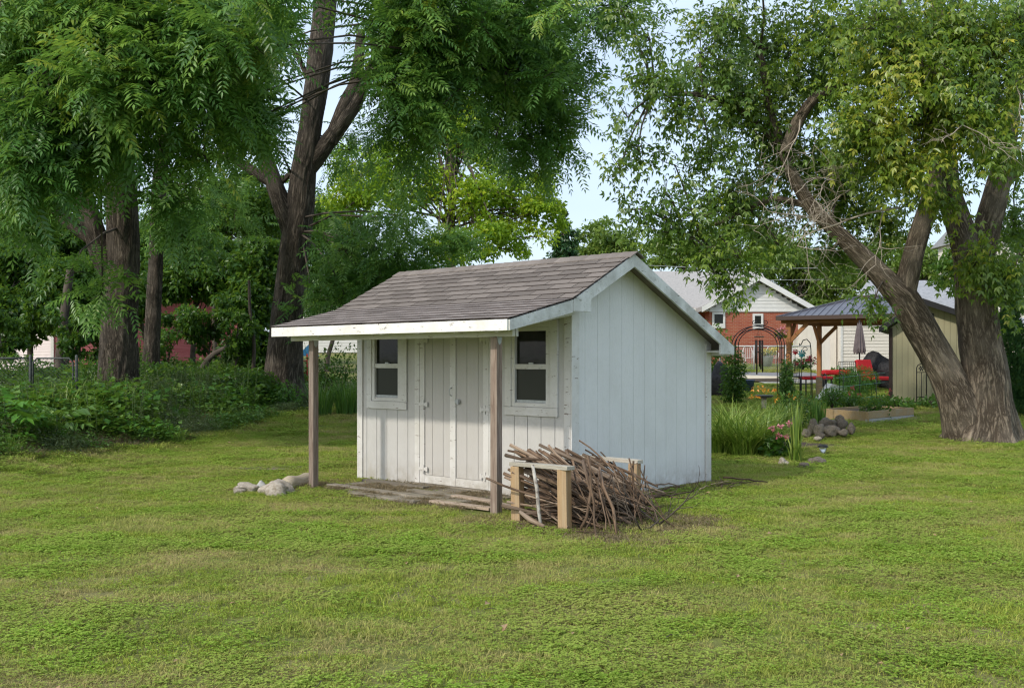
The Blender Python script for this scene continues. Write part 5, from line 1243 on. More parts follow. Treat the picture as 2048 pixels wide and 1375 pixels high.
# gazebo
GY = R(-33); gzb = thing('gazebo', 'timber gazebo with braced posts and a ribbed grey metal hip roof', 'gazebo', at(1578, 33.6), GY)
gh = EYE - (637 - HY) / FPX * 33.6 - gzb.location.z
roof_metal = M('roof_metal', (.105, .105, .13), (.135, .135, .16), 3, rough=.38, spec=.5, metal=.3)
brown_metal = M('brown_metal', (.075, .05, .042), None, rough=.5)
GW, GD = 4.3, 3.5; ov = .32
for x, y in ((0, 0), (GW, 0), (0, GD), (GW, GD)):
    MB().box(x - .075, x + .075, y - .075, y + .075, 0, gh - .16).build('post', cedar, gzb, bev=.008)
    MB().box(x - .12, x + .12, y - .12, y + .12, 0, .10).build('post_base', cedar, gzb, bev=.006)
cedar_x = wood('cedar_beam', (.27, .115, .045), (.36, .18, .075), (.30, .14, .06), 'x', .06)
for y in (0, GD): MB().box(-.25, GW + .25, y - .06, y + .06, gh - .16, gh + .02).build('beam', cedar_x, gzb, bev=.006)
for x in (0, GW): MB().box(x - .06, x + .06, .061, GD - .061, gh - .155, gh + .015).build('beam', cedar_x, gzb)
for x, y in ((0, 0), (GW, 0), (0, GD), (GW, GD)):
    for dx, dy in ((.62 * (1 if x == 0 else -1), 0), (0, .62 * (1 if y == 0 else -1))):
        p = [Vector((x, y, gh - .80)), Vector((x + dx * .42, y + dy * .42, gh - .52)), Vector((x + dx, y + dy, gh - .17))]
        mm = MB(); mm.bar(p[0], p[1], .085, .12); mm.bar(p[1] - (p[2] - p[1]).normalized() * .03, p[2], .085, .12); mm.build('brace', cedar, gzb)
e = [Vector((-ov, -ov, gh + .03)), Vector((GW + ov, -ov, gh + .03)), Vector((GW + ov, GD + ov, gh + .03)), Vector((-ov, GD + ov, gh + .03))]
rh_ = .72; hp = GD / 2 + ov; r0_, r1_ = Vector((hp - ov + .1, GD / 2, gh + rh_)), Vector((GW - hp + ov - .1, GD / 2, gh + rh_))
for nm, q in (('front', (e[0], e[1], r1_, r0_)), ('right', (e[1], e[2], r1_)), ('rear', (e[2], e[3], r0_, r1_)), ('left', (e[3], e[0], r0_))):
    MB().prism(list(q), (0, 0, .02)).build('roof_panel', roof_metal, gzb)
    a, c = q[0], q[1]; n = int((c - a).length / .22)
    for k in range(1, n):
        t = k / n; s = a.lerp(c, t)
        # standing rib climbing the slope up to the hip or the ridge
        mid = (a + c) / 2; inw = ((r0_ + r1_) / 2 - mid); inw = Vector((inw.x, inw.y, 0)); full = inw.length if len(q) == 4 else (q[2] - mid).to_2d().length
        dirn = Vector((-(c - a).y, (c - a).x, 0)).normalized(); edge = min(t, 1 - t) * (c - a).length; run = min(full, edge * (full / ((c - a).length / 2)) if len(q) == 3 else min(full, edge * full / (hp + .1)))
        f = s + dirn * run; f.z = s.z + (rh_ - .03) * run / full
        MB().bar(s + Vector((0, 0, .028)), f + Vector((0, 0, .028)), .03, .025).build('roof_rib', roof_metal, gzb)
for a, c in ((e[0], e[1]), (e[1], e[2]), (e[2], e[3]), (e[3], e[0])):
    d = (c - a).normalized(); MB().bar(a - d * .01 + Vector((0, 0, -.02)), c + d * .01 + Vector((0, 0, -.02)), .05, .13).build('eave_trim', brown_metal, gzb)
MB().bar(r0_ + Vector((-.1, 0, .05)), r1_ + Vector((.1, 0, .05)), .12, .05).build('ridge_cap', brown_metal, gzb)
for c in e: MB().bar(c + Vector((0, 0, .04)), (r0_ if c.x < GW / 2 else r1_) + Vector((0, 0, .05)), .08, .04).build('hip_cap', roof_metal, gzb)

# tan shed behind the maple
TY = 26.; ts = thing('tan_shed', 'tan sided shed with dark trim standing behind the big maple', 'shed', at(1845, TY), R(-25)); o_ = ts.location
tx = lambda px: (px - 1024) / FPX * TY - o_.x; tz = lambda py: EYE - (py - HY) / FPX * TY - o_.z
tan = M('tan_siding', (.34, .31, .19), (.39, .36, .23), 3, (1, 1, .2), .7, bump=.3, bs=60, bd=.01)
dark_trim = M('dark_brown_trim', (.035, .022, .018), (.05, .033, .028), 8, rough=.6)
apx_, apz_ = tx(1847), tz(608); xl_, xr_ = tx(1785), tx(1985); zl_, zr2 = tz(655), tz(664)
n = 18
for k in range(n):
    a = xl_ + (xr_ - xl_) * k / n; c = xl_ + (xr_ - xl_) * (k + 1) / n - .006
    f = lambda x: zl_ + (x - xl_) / (apx_ - xl_) * (apz_ - zl_) if x < apx_ else apz_ + (x - apx_) / (xr_ - apx_) * (zr2 - apz_)
    top = [(c, -.015, f(c)), (a, -.015, f(a))] if not a < apx_ < c else [(c, -.015, f(c)), (apx_, -.015, apz_), (a, -.015, f(a))]
    MB().prism([(a, -.015, .12), (c, -.015, .12)] + top, (0, .014, 0)).build('siding_board', tan, ts)
MB().prism([(xl_, 0.002, -.3), (xr_, 0.002, -.3), (xr_, 0.002, zr2), (apx_, 0.002, apz_), (xl_, 0.002, zl_)], (0, 2.6, 0)).build('body', dark_trim, ts)
MB().box(xl_ - .04, xl_ + .05, -.04, -.016, -.2, zl_).build('corner_board', dark_trim, ts); MB().box(xl_ + .06, xr_, -.035, -.016, -.3, .12).build('skirt_board', dark_trim, ts)
for a, za, c, zc in ((apx_, apz_, xl_ - .26, zl_ - .10), (apx_, apz_, xr_ + .3, zr2 - .06)):
    MB().prism([(a, -.28, za + .0), (c, -.28, zc), (c, -.28, zc + .13), (a, -.28, za + .14)], (0, 3.1, 0)).build('roof', slate_roof, ts)
    MB().prism([(a, -.31, za - .02), (c, -.31, zc - .02), (c, -.31, zc + .12), (a, -.31, za + .13)], (0, .028, 0)).build('rake_board', black_metal, ts)
MB().box(tx(1851), tx(1866), -.05, -.018, tz(634), tz(627)).build('vent', black_metal, ts)
brass = M('brass', (.45, .33, .06), (.25, .17, .03), 12, rough=.5, metal=.5)
m = MB(); c0 = Vector((tx(1880), -.09, tz(666)))
for k in range(20):
    t = k * 2 * math.pi / 20; l = .25 if k % 2 else .18
    d = Vector((math.cos(t), 0, math.sin(t))); s = Vector((-d.z, 0, d.x)); m.prism([c0 + d * .05 - s * .025, c0 + d * l * .7 - s * .035, c0 + d * l, c0 + d * l * .7 + s * .035, c0 + d * .05 + s * .025], (0, .012 + .02 * (k % 2), 0))
so_ = thing('sun_ornament', 'brass sunflower shaped ornament hung on the tan shed wall', 'ornament', o_); m.build('rays', brass, so_)
MB().lathe([(.0, -.02), (.08, -.015), (.08, .01), (.0, .03)], (0, 0, 0), 14).build('centre', dark_trim, so_).matrix_world = Matrix.Translation(Vector(o_) + c0) @ Matrix.Rotation(R(90), 4, 'X')
tr = thing('garden_trellis', 'black metal trellis with leaf scrollwork leaning on the tan shed', 'trellis', at(1843, TY - .25)); q_ = tr.location
hx = .125; hz = EYE - (727 - HY) / FPX * (TY - .25) - q_.z
m = MB().tube([(-hx, 0, -.1), (-hx, 0, hz - .1), (-hx * .7, 0, hz - .03), (0, 0, hz), (hx * .7, 0, hz - .03), (hx, 0, hz - .1), (hx, 0, -.1)], .012, 6); m.tube([(-hx, 0, hz - .22), (hx, 0, hz - .22)], .010, 5); m.tube([(-hx, 0, .25), (hx, 0, .25)], .010, 5); m.tube([(0, 0, .05), (0, 0, hz - .22)], .009, 5)
m.build('frame', black_metal, tr, True)
m = MB()
for k in range(6):
    t = k * math.pi / 3; d = Vector((math.cos(t), 0, math.sin(t))); s = Vector((-d.z, 0, d.x)); c = Vector((0, 0, hz - .12)); m.prism([c, c + d * .05 + s * .018, c + d * .085, c + d * .05 - s * .018], (0, .008, 0))
m.build('leaf_motif', black_metal, tr)
# arborvitae at the right edge
def conifer(name, label, c, r0, h, n):
    t = thing(name, label, 'tree', c); z = h * (1 - rng.random(n) ** .55 * .98); th = rng.uniform(0, 6.3, n)
    rr = r0 * (1 - (z / h) ** 1.6) ** .8 * rng.uniform(.72, 1.05, n) * (1 + .12 * np.sin(z * 9 + th * 3)); p = np.stack([np.cos(th) * rr, np.sin(th) * rr, z], 1)
    out = np.stack([np.cos(th), np.sin(th), 0 * th], 1); ax = nrmz(UP * .8 + out * .6 + runit(n) * .4); sd = nrmz(np.cross(ax, out + runit(n) * .4)); nr = np.cross(sd, ax); ln = .13 * rng.uniform(.6, 1.3, n)
    v, f = kites(p, ax, sd, nr, ln, ln * .4); leaves(t, (v, f, np.repeat(rng.random(n), 4)), leaf_conifer)
    MB().tube([(0, 0, -.2), (0, 0, h * .9)], [.09, .02], 7).build('trunk', thin_bark, t, True)
conifer('arborvitae', 'dense dark green arborvitae column right of the maple trunk', at(2018, 23.5), .58, 2.75, 9000)

# yard surfaces behind the garden
def strip(name, px0, px1, Y0, Y1, mat, dz=.014):
    xs_ = np.linspace((px0 - 1024) / FPX * Y0, (px1 - 1024) / FPX * Y0, 30); sheet(name, xs_, np.linspace(Y0, Y1, 14), mat, dz)
asphalt = M('asphalt', (.17, .17, .18), (.24, .24, .25), 30, rough=.95, co='World')
sand = M('sand', (.55, .48, .36), (.66, .58, .44), 12, rough=.95, co='World')
strip('driveway', 1440, 1660, 38.4, 41, asphalt, .03); strip('sand_bed', 1440, 1600, 36.6, 38.36, sand, .05); strip('mulch_bed', 1430, 1590, 35.2, 36.56, mulch, .04)
strip('patio', 1575, 1900, 31.5, 37, M('patio_stone', (.34, .33, .31), (.42, .41, .38), 3, rough=.9, co='World'), .02)

# ------------------------------------------------------------------ garden things
def iron(name, label, cat_, loc): return thing(name, label, cat_, loc)
arb = thing('garden_arbor', 'black metal garden arch with scrolls on top beside the shed gable', 'arch', at(1520, 27)); o_ = arb.location
ax_ = lambda px: (px - 1024) / FPX * 27 - o_.x; az_ = lambda py: EYE - (py - HY) / FPX * 27 - o_.z
xl2, xr2 = ax_(1471), ax_(1569); zs = az_(690); zt2 = az_(651); cxm = (xl2 + xr2) / 2; rw = (xr2 - xl2) / 2
def arch_pts(k, y): return [(xl2 + k, y, -.1), (xl2 + k, y, zs)] + [(cxm - (rw - k) * math.cos(t), y, zs + (zt2 - zs - k) * math.sin(t)) for t in np.linspace(.15, math.pi - .15, 14)] + [(xr2 - k, y, zs), (xr2 - k, y, -.1)]
for y in (0, .45):
    for k in (0, .075): MB().tube(arch_pts(k, y), .012, 6).build('arch_bar', black_metal, arb, True)
for x in (xl2 + .02, xr2 - .02):
    for k in range(6): MB().tube([(x, 0, .2 + k * .32), (x, .45, .2 + k * .32)], .008, 5).build('rung', black_metal, arb, True)
def scroll(c, r0, turns, s, y=0.): return [(c[0] + s * r0 * (1 - .75 * t) * math.cos(t * turns * 2 * math.pi - 1.57), y, c[1] + r0 * (1 - .75 * t) * math.sin(t * turns * 2 * math.pi - 1.57) + r0) for t in np.linspace(0, 1, 16)]
for s in (-1, 1): MB().tube([(cxm, 0, zt2 + .02)] + scroll((cxm + s * .14, zt2 + .02), .07, 1.2, s), .010, 5).build('scroll', black_metal, arb, True)
MB().tube(scroll((xr2 + .09, az_(718)), .10, 1.3, 1), .010, 5).build('scroll', black_metal, arb, True)
wc_ = thing('wind_chime', 'dark wind chime with long tubes hanging from the garden arch', 'wind chime', (o_.x + cxm, 27.1, o_.z))
cb = az_(673); bronze = M('bronze', (.07, .055, .045), None, rough=.45, metal=.3)
MB().lathe([(.0, cb - .01), (.135, cb - .01), (.135, cb + .012), (.0, cb + .016)], (0, 0, 0), 18).build('disc', bronze, wc_)
for k, (a, l) in enumerate(((0, .86), (1.25, .72), (2.5, .62), (3.8, .92), (5.0, .78))):
    x, y = .095 * math.cos(a), .095 * math.sin(a); MB().tube([(x, y, cb - .09), (x, y, cb - .09 - l)], .02, 8).build('chime_tube', bronze, wc_, True); MB().tube([(x, y, cb), (x, y, cb - .09)], .003, 3).build('cord', black_metal, wc_)
m = MB()
for a in (0, 2.1, 4.2): m.tube([(.1 * math.cos(a), .1 * math.sin(a), cb), (0, 0, zt2 - .08)], .003, 3)
m.tube([(0, 0, zt2 - .1), (0, 0, zt2)], .004, 4); m.build('hanger', black_metal, wc_); MB().lathe([(0, cb - .42), (.05, cb - .42), (.05, cb - .39), (0, cb - .39)], (0, 0, 0), 12).build('striker', bronze, wc_)
# climbers on the arch
for px, rx, z, lab, n in ((1468, .34, .78, 'leafy climber on the left leg of the garden arch', 1700), (1573, .15, .62, 'climbing vine covering the right leg of the garden arch', 1300)):
    t = bush('climber', lab, at(px, 26.7), (rx, .3, z), n, .085, leaf_dark if px < 1500 else weed_leaf, .55, 'climber')
    t2 = blob_leaves((0, 0, .35), (rx * 1.25, .34, .4), 600, .08, .5); link('low_foliage', npmesh('low_foliage', t2[0], t2[1], {'tone': t2[2]}), leaf_dark, t)
# black tarp covered object behind the gable corner
black_cloth = M('black_cloth', (.012, .012, .014), (.028, .028, .03), 5, rough=.55, bump=.6, bs=5, bd=.1)
def covered(name, label, c, w, d, h, seed, cat_='cover', peaks=3):
    me = rock_mesh(seed, 3, .22, 1.6, 1.); o = link(name, me, black_cloth, None, (c.x, c.y, c.z + h * .42)); o.scale = (w / 2, d / 2, h * .56)
    return tag(o, label, cat_)
covered('covered_grill', 'lumpy black tarp over a low object behind the shed gable corner', at(1440, 29), .62, .7, .92, 21)
m = MB(); c = at(1496, 30); m.lathe([(.14, 0), (.2, .28), (.22, .3), (.2, .31), (.17, .27)], (0, 0, 0), 16); bp = m.build('blue_pot', M('blue_glaze', (.03, .05, .13), (.05, .08, .18), 6, rough=.25, spec=.6), None, True); bp.location = (c.x, c.y, c.z + .1); tag(bp, 'glazed dark blue plant pot next to the left leg of the arch', 'pot')
# shepherd hook with a hanging ornament
hk = thing('shepherd_hook', 'tall black shepherd hook standing among the garden plants', 'hook', at(1622, 22)); o_ = hk.location; hh = EYE - (700 - HY) / FPX * 22 - o_.z
MB().tube([(0, 0, -.2), (0, 0, hh), (-.02, 0, hh + .16), (-.09, 0, hh + .24), (-.17, 0, hh + .22), (-.22, 0, hh + .12), (-.25, 0, hh + .10), (-.25, 0, hh + .15)], .011, 7).build('pole', black_metal, hk, True)
MB().tube(scroll((-.12, hh - .05), .07, 1.2, -1), .007, 5).build('scroll', black_metal, hk, True)
for px, py, cm, lab, nm in ((1590, 703, (.45, .02, .03), 'red flower shaped spinner on a stake below the gazebo post', 'red_enamel'), (1603, 707, (.02, .28, .30), 'teal pinwheel on a stake beside the red spinner', 'teal_enamel')):
    c = at(px, 24.5); s = thing('garden_pinwheel', lab, 'pinwheel', c); z = EYE - (py - HY) / FPX * 24.5 - c.z; mt = M(nm, cm, None, rough=.4)
    MB().tube([(0, 0, -.1), (0, 0, z)], .008, 5).build('stake', black_metal, s, True)
    for k in range(8):
        t = k * math.pi / 4; d = Vector((math.cos(t), 0, math.sin(t))); q = Vector((-d.z, 0, d.x)); m = MB(); rr = .085 if px < 1600 else .11
        m.prism([Vector((0, -.03, z)), Vector((0, -.05, z)) + d * rr * .6 + q * rr * .34, Vector((0, -.03, z)) + d * rr, Vector((0, -.02, z)) + d * rr * .6 - q * rr * .1], (0, .004, 0)); m.build('petal', mt, s)
# hanging basket on the gazebo post
pink_petal = leafmat('pink_petal', [(0, (.55, .12, .20)), (.5, (.70, .25, .33)), (1, (.80, .55, .55))], .3, .03)
red_petal = leafmat('red_petal', [(0, (.40, .03, .06)), (.5, (.55, .06, .10)), (1, (.65, .15, .2))], .3, .03)
yellow_petal = leafmat('yellow_petal', [(0, (.55, .42, .05)), (.5, (.70, .58, .10)), (1, (.8, .72, .3))], .3, .03)
orange_petal = leafmat('orange_petal', [(0, (.60, .20, .02)), (.5, (.75, .33, .04)), (1, (.8, .5, .12))], .3, .03)
def flowers(name, label, cat_, c, rad, nl, leaf, lm, pts, pm, pr_, npet=16):
    t = bush(name, label, c, rad, nl, leaf, lm, .5, cat_)
    for q in pts:
        v, f, tn = blob_leaves(q, (pr_ * .55, pr_ * .55, pr_ * .45), npet, pr_ * .8, .3, .7, .2); link('flower', npmesh('flower', v, f, {'tone': tn}), pm, t)
    return t
c = P(1561, 676, 33.2); flowers('hanging_basket', 'hanging basket of pink flowers at the left gazebo post', 'flower basket', c, (.2, .2, .15), 220, .07, leaf_dark, [(random.uniform(-.2, .2), random.uniform(-.25, -.1), .18 + random.uniform(-.15, .2)) for _ in range(9)], pink_petal, .07, 10)
c = P(1606, 735, 27.5); flowers('flower_pot', 'potted dusty pink flowers between the arch and the red lounge chair', 'flowers', c, (.34, .25, .14), 300, .08, weed_leaf, [(random.uniform(-.3, .3), random.uniform(-.2, 0), random.uniform(.1, .3)) for _ in range(12)], red_petal, .08)
# white metal chairs and the yellow flower pot in front of the brick house
white_metal = M('white_metal', (.72, .72, .70), None, rough=.4)
def garden_chair(px, lab):
    t = thing('garden_chair', lab, 'chair', at(px, 44.6)); 
    MB().lathe([(0, .42), (.22, .42), (.23, .44), (0, .45)], (0, 0, 0), 14).build('seat', white_metal, t)
    for x, y in ((-.17, -.15), (.17, -.15), (-.17, .15), (.17, .15)): MB().tube([(x, y, .43), (x * 1.2, y * 1.2, 0)], .013, 5).build('leg', white_metal, t, True)
    MB().tube([(-.2, .17, .43), (-.24, .2, .7), (-.15, .21, .92), (0, .21, .98), (.15, .21, .92), (.24, .2, .7), (.2, .17, .43)], .015, 6).build('backrest', white_metal, t, True)
    m = MB()
    for k in range(5): m.tube([(-.16 + .08 * k, .18, .44), (-.18 + .09 * k, .205, .9)], .008, 4)
    m.build('back_scroll', white_metal, t)
    for s in (-1, 1): MB().tube([(s * .2, .17, .62), (s * .27, 0, .66), (s * .24, -.16, .62), (s * .2, -.17, .43)], .012, 5).build('armrest', white_metal, t, True)
garden_chair(1497, 'white wrought metal garden chair left of the yellow flower pot'); garden_chair(1545, 'white wrought metal garden chair behind the yellow flower pot')
c = at(1535, 43.8); c.z += .3; flowers('flower_pot', 'grey pot of yellow flowers between the white metal chairs', 'flowers', c + Vector((0, 0, .25)), (.36, .3, .15), 260, .09, weed_leaf, [(random.uniform(-.35, .35), random.uniform(-.3, 0), random.uniform(.15, .38)) for _ in range(16)], yellow_petal, .13)
pot = MB().lathe([(.17, 0), (.26, .42), (.28, .45), (.24, .45)], (0, 0, 0), 14).build('plant_pot', galv, None, True); pot.location = (c.x, c.y, c.z - .2); tag(pot, 'grey pot holding the yellow flowers by the white chairs', 'pot')
# patio furniture under the gazebo
red_fabric = M('red_fabric', (.52, .02, .025), (.44, .015, .02), 12, rough=.75)
def lounge(px, Y, rz, lab, wid=.62):
    t = thing('patio_chair', lab, 'chair', at(px, Y), rz)
    MB().box(-wid / 2, wid / 2, -.3, .3, .34, .46).build('seat_cushion', red_fabric, t, bev=.03); o = MB().box(-wid / 2, wid / 2, .0, .12, 0, .56).build('back_cushion', red_fabric, t, bev=.03); o.location = (0, .27, .45); o.rotation_euler = (-.3, 0, 0)
    for s in (-1, 1):
        x = s * (wid / 2 + .03); MB().tube([(x, -.32, 0), (x, -.32, .6), (x, .1, .64), (x, .34, .6), (x, .36, 0)], .018, 6).build('side_frame', black_metal, t, True)
    MB().tube([(-wid / 2 - .03, -.32, .33), (wid / 2 + .03, -.32, .33)], .014, 5).build('front_bar', black_metal, t, True)
    return t
lounge(1750, 31.0, .5, 'red cushioned patio chair left of the tan shed corner')
t = thing('patio_table', 'red covered low table beside the left gazebo post', 'table', at(1632, 29)); MB().box(-.42, .42, -.3, .3, .5, .6).build('top', red_fabric, t, bev=.04)
for x, y in ((-.36, -.24), (.36, -.24), (-.36, .24), (.36, .24)): MB().tube([(x, y, 0), (x, y, .5)], .02, 6).build('leg', black_metal, t, True)
t = thing('patio_bench', 'low red cushioned bench behind the white cover under the gazebo', 'bench', at(1672, 32.2)); MB().box(-.42, .42, -.2, .2, .42, .58).build('cushion', red_fabric, t, bev=.05)
for x in (-.38, .38): MB().box(x - .03, x + .03, -.18, .18, 0, .42).build('leg', black_metal, t)
def wire_chair(px, Y, lab, rz=0.):
    t = thing('wire_chair', lab, 'chair', at(px, Y), rz)
    MB().tube([(-.24, .2, 0), (-.24, .2, .5), (-.26, .26, .95), (.26, .26, .95), (.24, .2, .5), (.24, .2, 0)], .014, 6).build('back_frame', black_metal, t, True)
    m = MB()
    for k in range(7): m.tube([(-.2 + .066 * k, .21, .46), (-.2 + .066 * k, .257, .94)], .006, 4)
    for k in range(6): m.tube([(-.24, .21 + .01 * k, .5 + .075 * k), (.24, .21 + .01 * k, .5 + .075 * k)], .005, 4)
    tag(m.build('back_mesh', black_metal, t), kind='stuff'); MB().box(-.24, .24, -.24, .2, .43, .45).build('seat', black_metal, t)
    for s in (-1, 1): MB().tube([(s * .24, -.22, 0), (s * .24, -.22, .62), (s * .25, .22, .64)], .013, 5).build('armrest', black_metal, t, True)
wire_chair(1700, 30.6, 'black metal mesh chair in front of the closed umbrella'); wire_chair(1600, 27.8, 'black metal mesh chair left of the red table', .6)
um = thing('patio_umbrella', 'closed grey brown patio umbrella standing under the gazebo roof', 'umbrella', at(1719, 31.5)); o_ = um.location; uz = lambda py: EYE - (py - HY) / FPX * 31.5 - o_.z
umb = M('umbrella_cloth', (.13, .105, .11), (.17, .14, .145), 5, rough=.85)
MB().tube([(0, 0, 0), (0, 0, uz(640))], .022, 7).build('pole', black_metal, um, True); m = MB(); n = 24; prof = [(.05, uz(643)), (.085, uz(655)), (.12, uz(675)), (.15, uz(695)), (.13, uz(703))]
vs = [(r_ * (1 + .28 * (k % 2)) * math.cos(2 * math.pi * k / n), r_ * (1 + .28 * (k % 2)) * math.sin(2 * math.pi * k / n), z - .03 * (k % 4)) for r_, z in prof for k in range(n)]
m.add(vs, [(i * n + k, i * n + (k + 1) % n, (i + 1) * n + (k + 1) % n, (i + 1) * n + k) for i in range(4) for k in range(n)]); m.build('canopy', umb, um); MB().lathe([(.3, 0), (.3, .06), (.05, .1)], (0, 0, 0), 14).build('base', black_metal, um)
covered('covered_furniture', 'black cover draped over furniture beside the closed umbrella', at(1752, 32.6), 1.05, .9, 1.15, 33)
covered('covered_furniture', 'second lower black cover against the tan shed corner', at(1778, 31.8), .7, .8, 1.05, 37)
m = MB(); c = at(1668, 27.5); m.prism([(-.38, 0, 0), (.42, 0, 0), (.34, 0, .34), (-.05, 0, .42)], (0, .5, 0)); wcv = m.build('white_cover', M('white_cloth', (.62, .62, .58), (.7, .7, .66), 4, rough=.8, bump=.5, bs=6, bd=.05), None); wcv.location = c + Vector((0, 0, .05)); tag(wcv, 'white cloth cover sloping down beside the green netted bed', 'cover')
st_ = MB().box(-.07, .07, -.07, .07, -.2, .62).build('timber_post', bed_wood, None, bev=.006); c = at(1638, 28); st_.location = c; tag(st_, 'short square timber post standing left of the white cover', 'post')
bb = thing('bird_bath', 'flat dark bird bath dish behind the ornamental grass', 'bird bath', at(1528, 25.2)); MB().lathe([(.0, .30), (.18, .31), (.24, .36), (.22, .37), (.0, .33)], (0, 0, 0), 20).build('dish', M('dark_stone', (.06, .06, .065), (.1, .1, .1), 10, rough=.6), bb, True); MB().lathe([(.1, -.05), (.06, .1), (.07, .3)], (0, 0, 0), 12).build('pedestal', rock_mat, bb, True)

# raised bed
A, B_, C_ = G(1646, 838), G(1735, 848), G(1828, 832); A.z = min(A.z, B_.z); 
rbd = thing('raised_bed', 'angular timber raised garden bed in front of the tan shed', 'garden bed', B_); Dd = A + (C_ - B_)
def bl(p): return Vector((p.x - B_.x, p.y - B_.y, float(gz(p.x, p.y)) - B_.z))
zt3 = .27
def board(p, q, z0, z1, th=.045, mat=bed_wood):
    p, q = bl(p), bl(q); zb = min(p.z, q.z); m = MB(); d = (q - p).normalized(); nrm = Vector((-d.y, d.x, 0)).normalized() * th; q0 = [Vector((p.x, p.y, z0)), Vector((q.x, q.y, z0)), Vector((q.x, q.y, z1)), Vector((p.x, p.y, z1))]
    return m.prism(q0, nrm).build('bed_board', mat, rbd, bev=.004)
board(A, B_, -.05, zt3); board(B_, C_, .11, zt3); board(B_, C_, -.06, .105, .05, pale_grey); board(C_, Dd, -.05, zt3); board(Dd, A, -.05, zt3)
m = MB(); q = [bl(p) for p in (A, B_, C_, Dd)]; cc = sum(q, Vector()) / 4; m.add([(p.x + (cc.x - p.x) * .04, p.y + (cc.y - p.y) * .04, zt3 - .05) for p in q], [(0, 1, 2, 3)]); m.build('bed_soil', mulch, rbd)
cw = Vector((cc.x + B_.x, cc.y + B_.y, B_.z + zt3 - .05))
for px, py, Y, rx, rz2, n, lab in ((1664, 812, 24.2, .34, .22, 700, 'low green seedlings at the left end of the raised bed'), (1700, 815, 24.5, .34, .20, 700, 'low leafy vegetables in the middle of the raised bed'), (1770, 815, 25, .40, .16, 600, 'sprawling leafy plants at the right end of the raised bed')):
    c = P(px, py, Y); bush('vegetable', lab, c, (rx, .35, rz2), n, .07, leaf_dark, .5, 'plant')
c = at(1716, 26.2)
cat_net = cat([blob_leaves((0, 0, .62), (.52, .45, .36), 2600, .10, .4, .12), blob_leaves((-.1, 0, .3), (.6, .5, .25), 1200, .09, .4, .15)])
plant('asparagus_bush', 'rounded bright green feathery bush under the wire hoops', 'plant', c + Vector((0, 0, .05)), cat_net, lush)
hp_ = thing('wire_hoops', 'green wire hoops and netting rods round the feathery bush', 'hoops', at(1702, 25.4))
for k in range(4):
    x = -.62 + .42 * k; MB().tube([(x, 0, -.05), (x, 0, .62), (x + .06, .15, .82), (x + .1, .45, .9), (x + .14, .75, .82), (x + .2, .9, .6), (x + .2, .9, 0)], .009, 5).build('hoop', black_metal, hp_, True)
for z in (.25, .58, .82): MB().tube([(-.8, -.02, z - .08), (-.1, -.03, z), (.85, -.02, z + .10)], .006, 4).build('wire', M('green_wire', (.12, .26, .22), None, rough=.5) if z == .25 else bpy.data.materials['green_wire'], hp_, True)
rose = bush('shrub', 'dark leaved shrub with reddish seed heads in front of the raised bed', at(1752, 22.6), (.36, .3, .26), 420, .11, leaf_dark, .42)
for q in ((-.5, .3, .62), (-.42, .3, .75), (.55, .6, .66), (.48, .6, .58), (-.30, .2, .58)):
    v, f, tn = blob_leaves(q, (.03, .03, .04), 12, .05, .4, .5); link('seed_head', npmesh('seed_head', v, f, {'tone': tn}), red_petal, rose)
# leafy weeds right of the bed and under the maple
for px, Y, lab in ((1800, 24.9, 'leafy hosta like clump between the raised bed and the tan shed'), (1868, 25.2, 'small green sprouts at the foot of the tan shed trellis')):
    bush('shrub', lab, at(px, Y), (.42, .3, .15), 240, .13, weed_leaf, .45)
plant('iris_clump', 'upright iris leaves rising behind the rock pile', 'plant', at(1634, 20.6), arching(70, (0, 0, .0), .16, .82, .024, .14), dark_blade)
# flower bed near the gable
disc_patch('flower_bed', G(1545, 893) + Vector((-.1, .5, 0)), 1.75, .85, -.25, mulch, .012, 5)
beds.append((G(1545, 893).x - .1, G(1545, 893).y + .5, 1.55, .75, -.25))
og = 'arching ornamental grass clumps beside the shed gable'
for px, Y, lab, n, h in ((1440, 15.9, 'arching green grass clump nearest the shed gable corner', 260, 1.0), (1485, 15.7, 'largest arching grass clump in the flower bed', 300, 1.05), (1530, 15.9, 'arching grass clump behind the pink flowers', 230, .95), (1460, 16.7, 'arching grass clump at the back of the flower bed', 240, 1.1)):
    plant('ornamental_grass', lab, 'ornamental grass', at(px, Y), cat([arching(int(n * .62), (0, 0, 0), .2, h * 1.08, .021, 1.2), arching(n // 3, (0, 0, 0), .26, h * .75, .017, 1.7)]), blade_leaf, group=og)
dlp = at(1552, 20.5); dl_ = plant('daylily_clump', 'daylily clump with orange flowers behind the ornamental grass', 'flowers', dlp, arching(220, (0, 0, 0), .5, .72, .018, .6), blade_leaf)
for _ in range(12):
    q = (random.uniform(-.65, .45), random.uniform(-.5, .2), random.uniform(.62, .86)); v, f, tn = blob_leaves(q, (.03, .03, .03), 9, .06, .2, .5); link('flower', npmesh('flower', v, f, {'tone': tn}), orange_petal, dl_)
bush('shrub', 'mixed leafy perennials between the daylilies and the rock pile', at(1590, 21), (.5, .4, .4), 800, .10, weed_leaf, .4)
c = at(1556, 15.35); flowers('peony', 'low plant with pink and white flowers in front of the grass clumps', 'flowers', c, (.24, .2, .17), 300, .10, leaf_dark, [(-.05, -.24, .36), (.07, -.24, .35), (-.13, -.16, .46), (.12, -.14, .54), (.0, -.12, .50)], pink_petal, .055, 26)
plant('iris_clump', 'tall sword shaped iris leaves at the right end of the flower bed', 'plant', at(1592, 14.75), cat([arching(34, (0, 0, 0), .07, 1.0, .032, .10), arching(16, (0, 0, 0), .09, .55, .026, .75)]), blade_leaf)
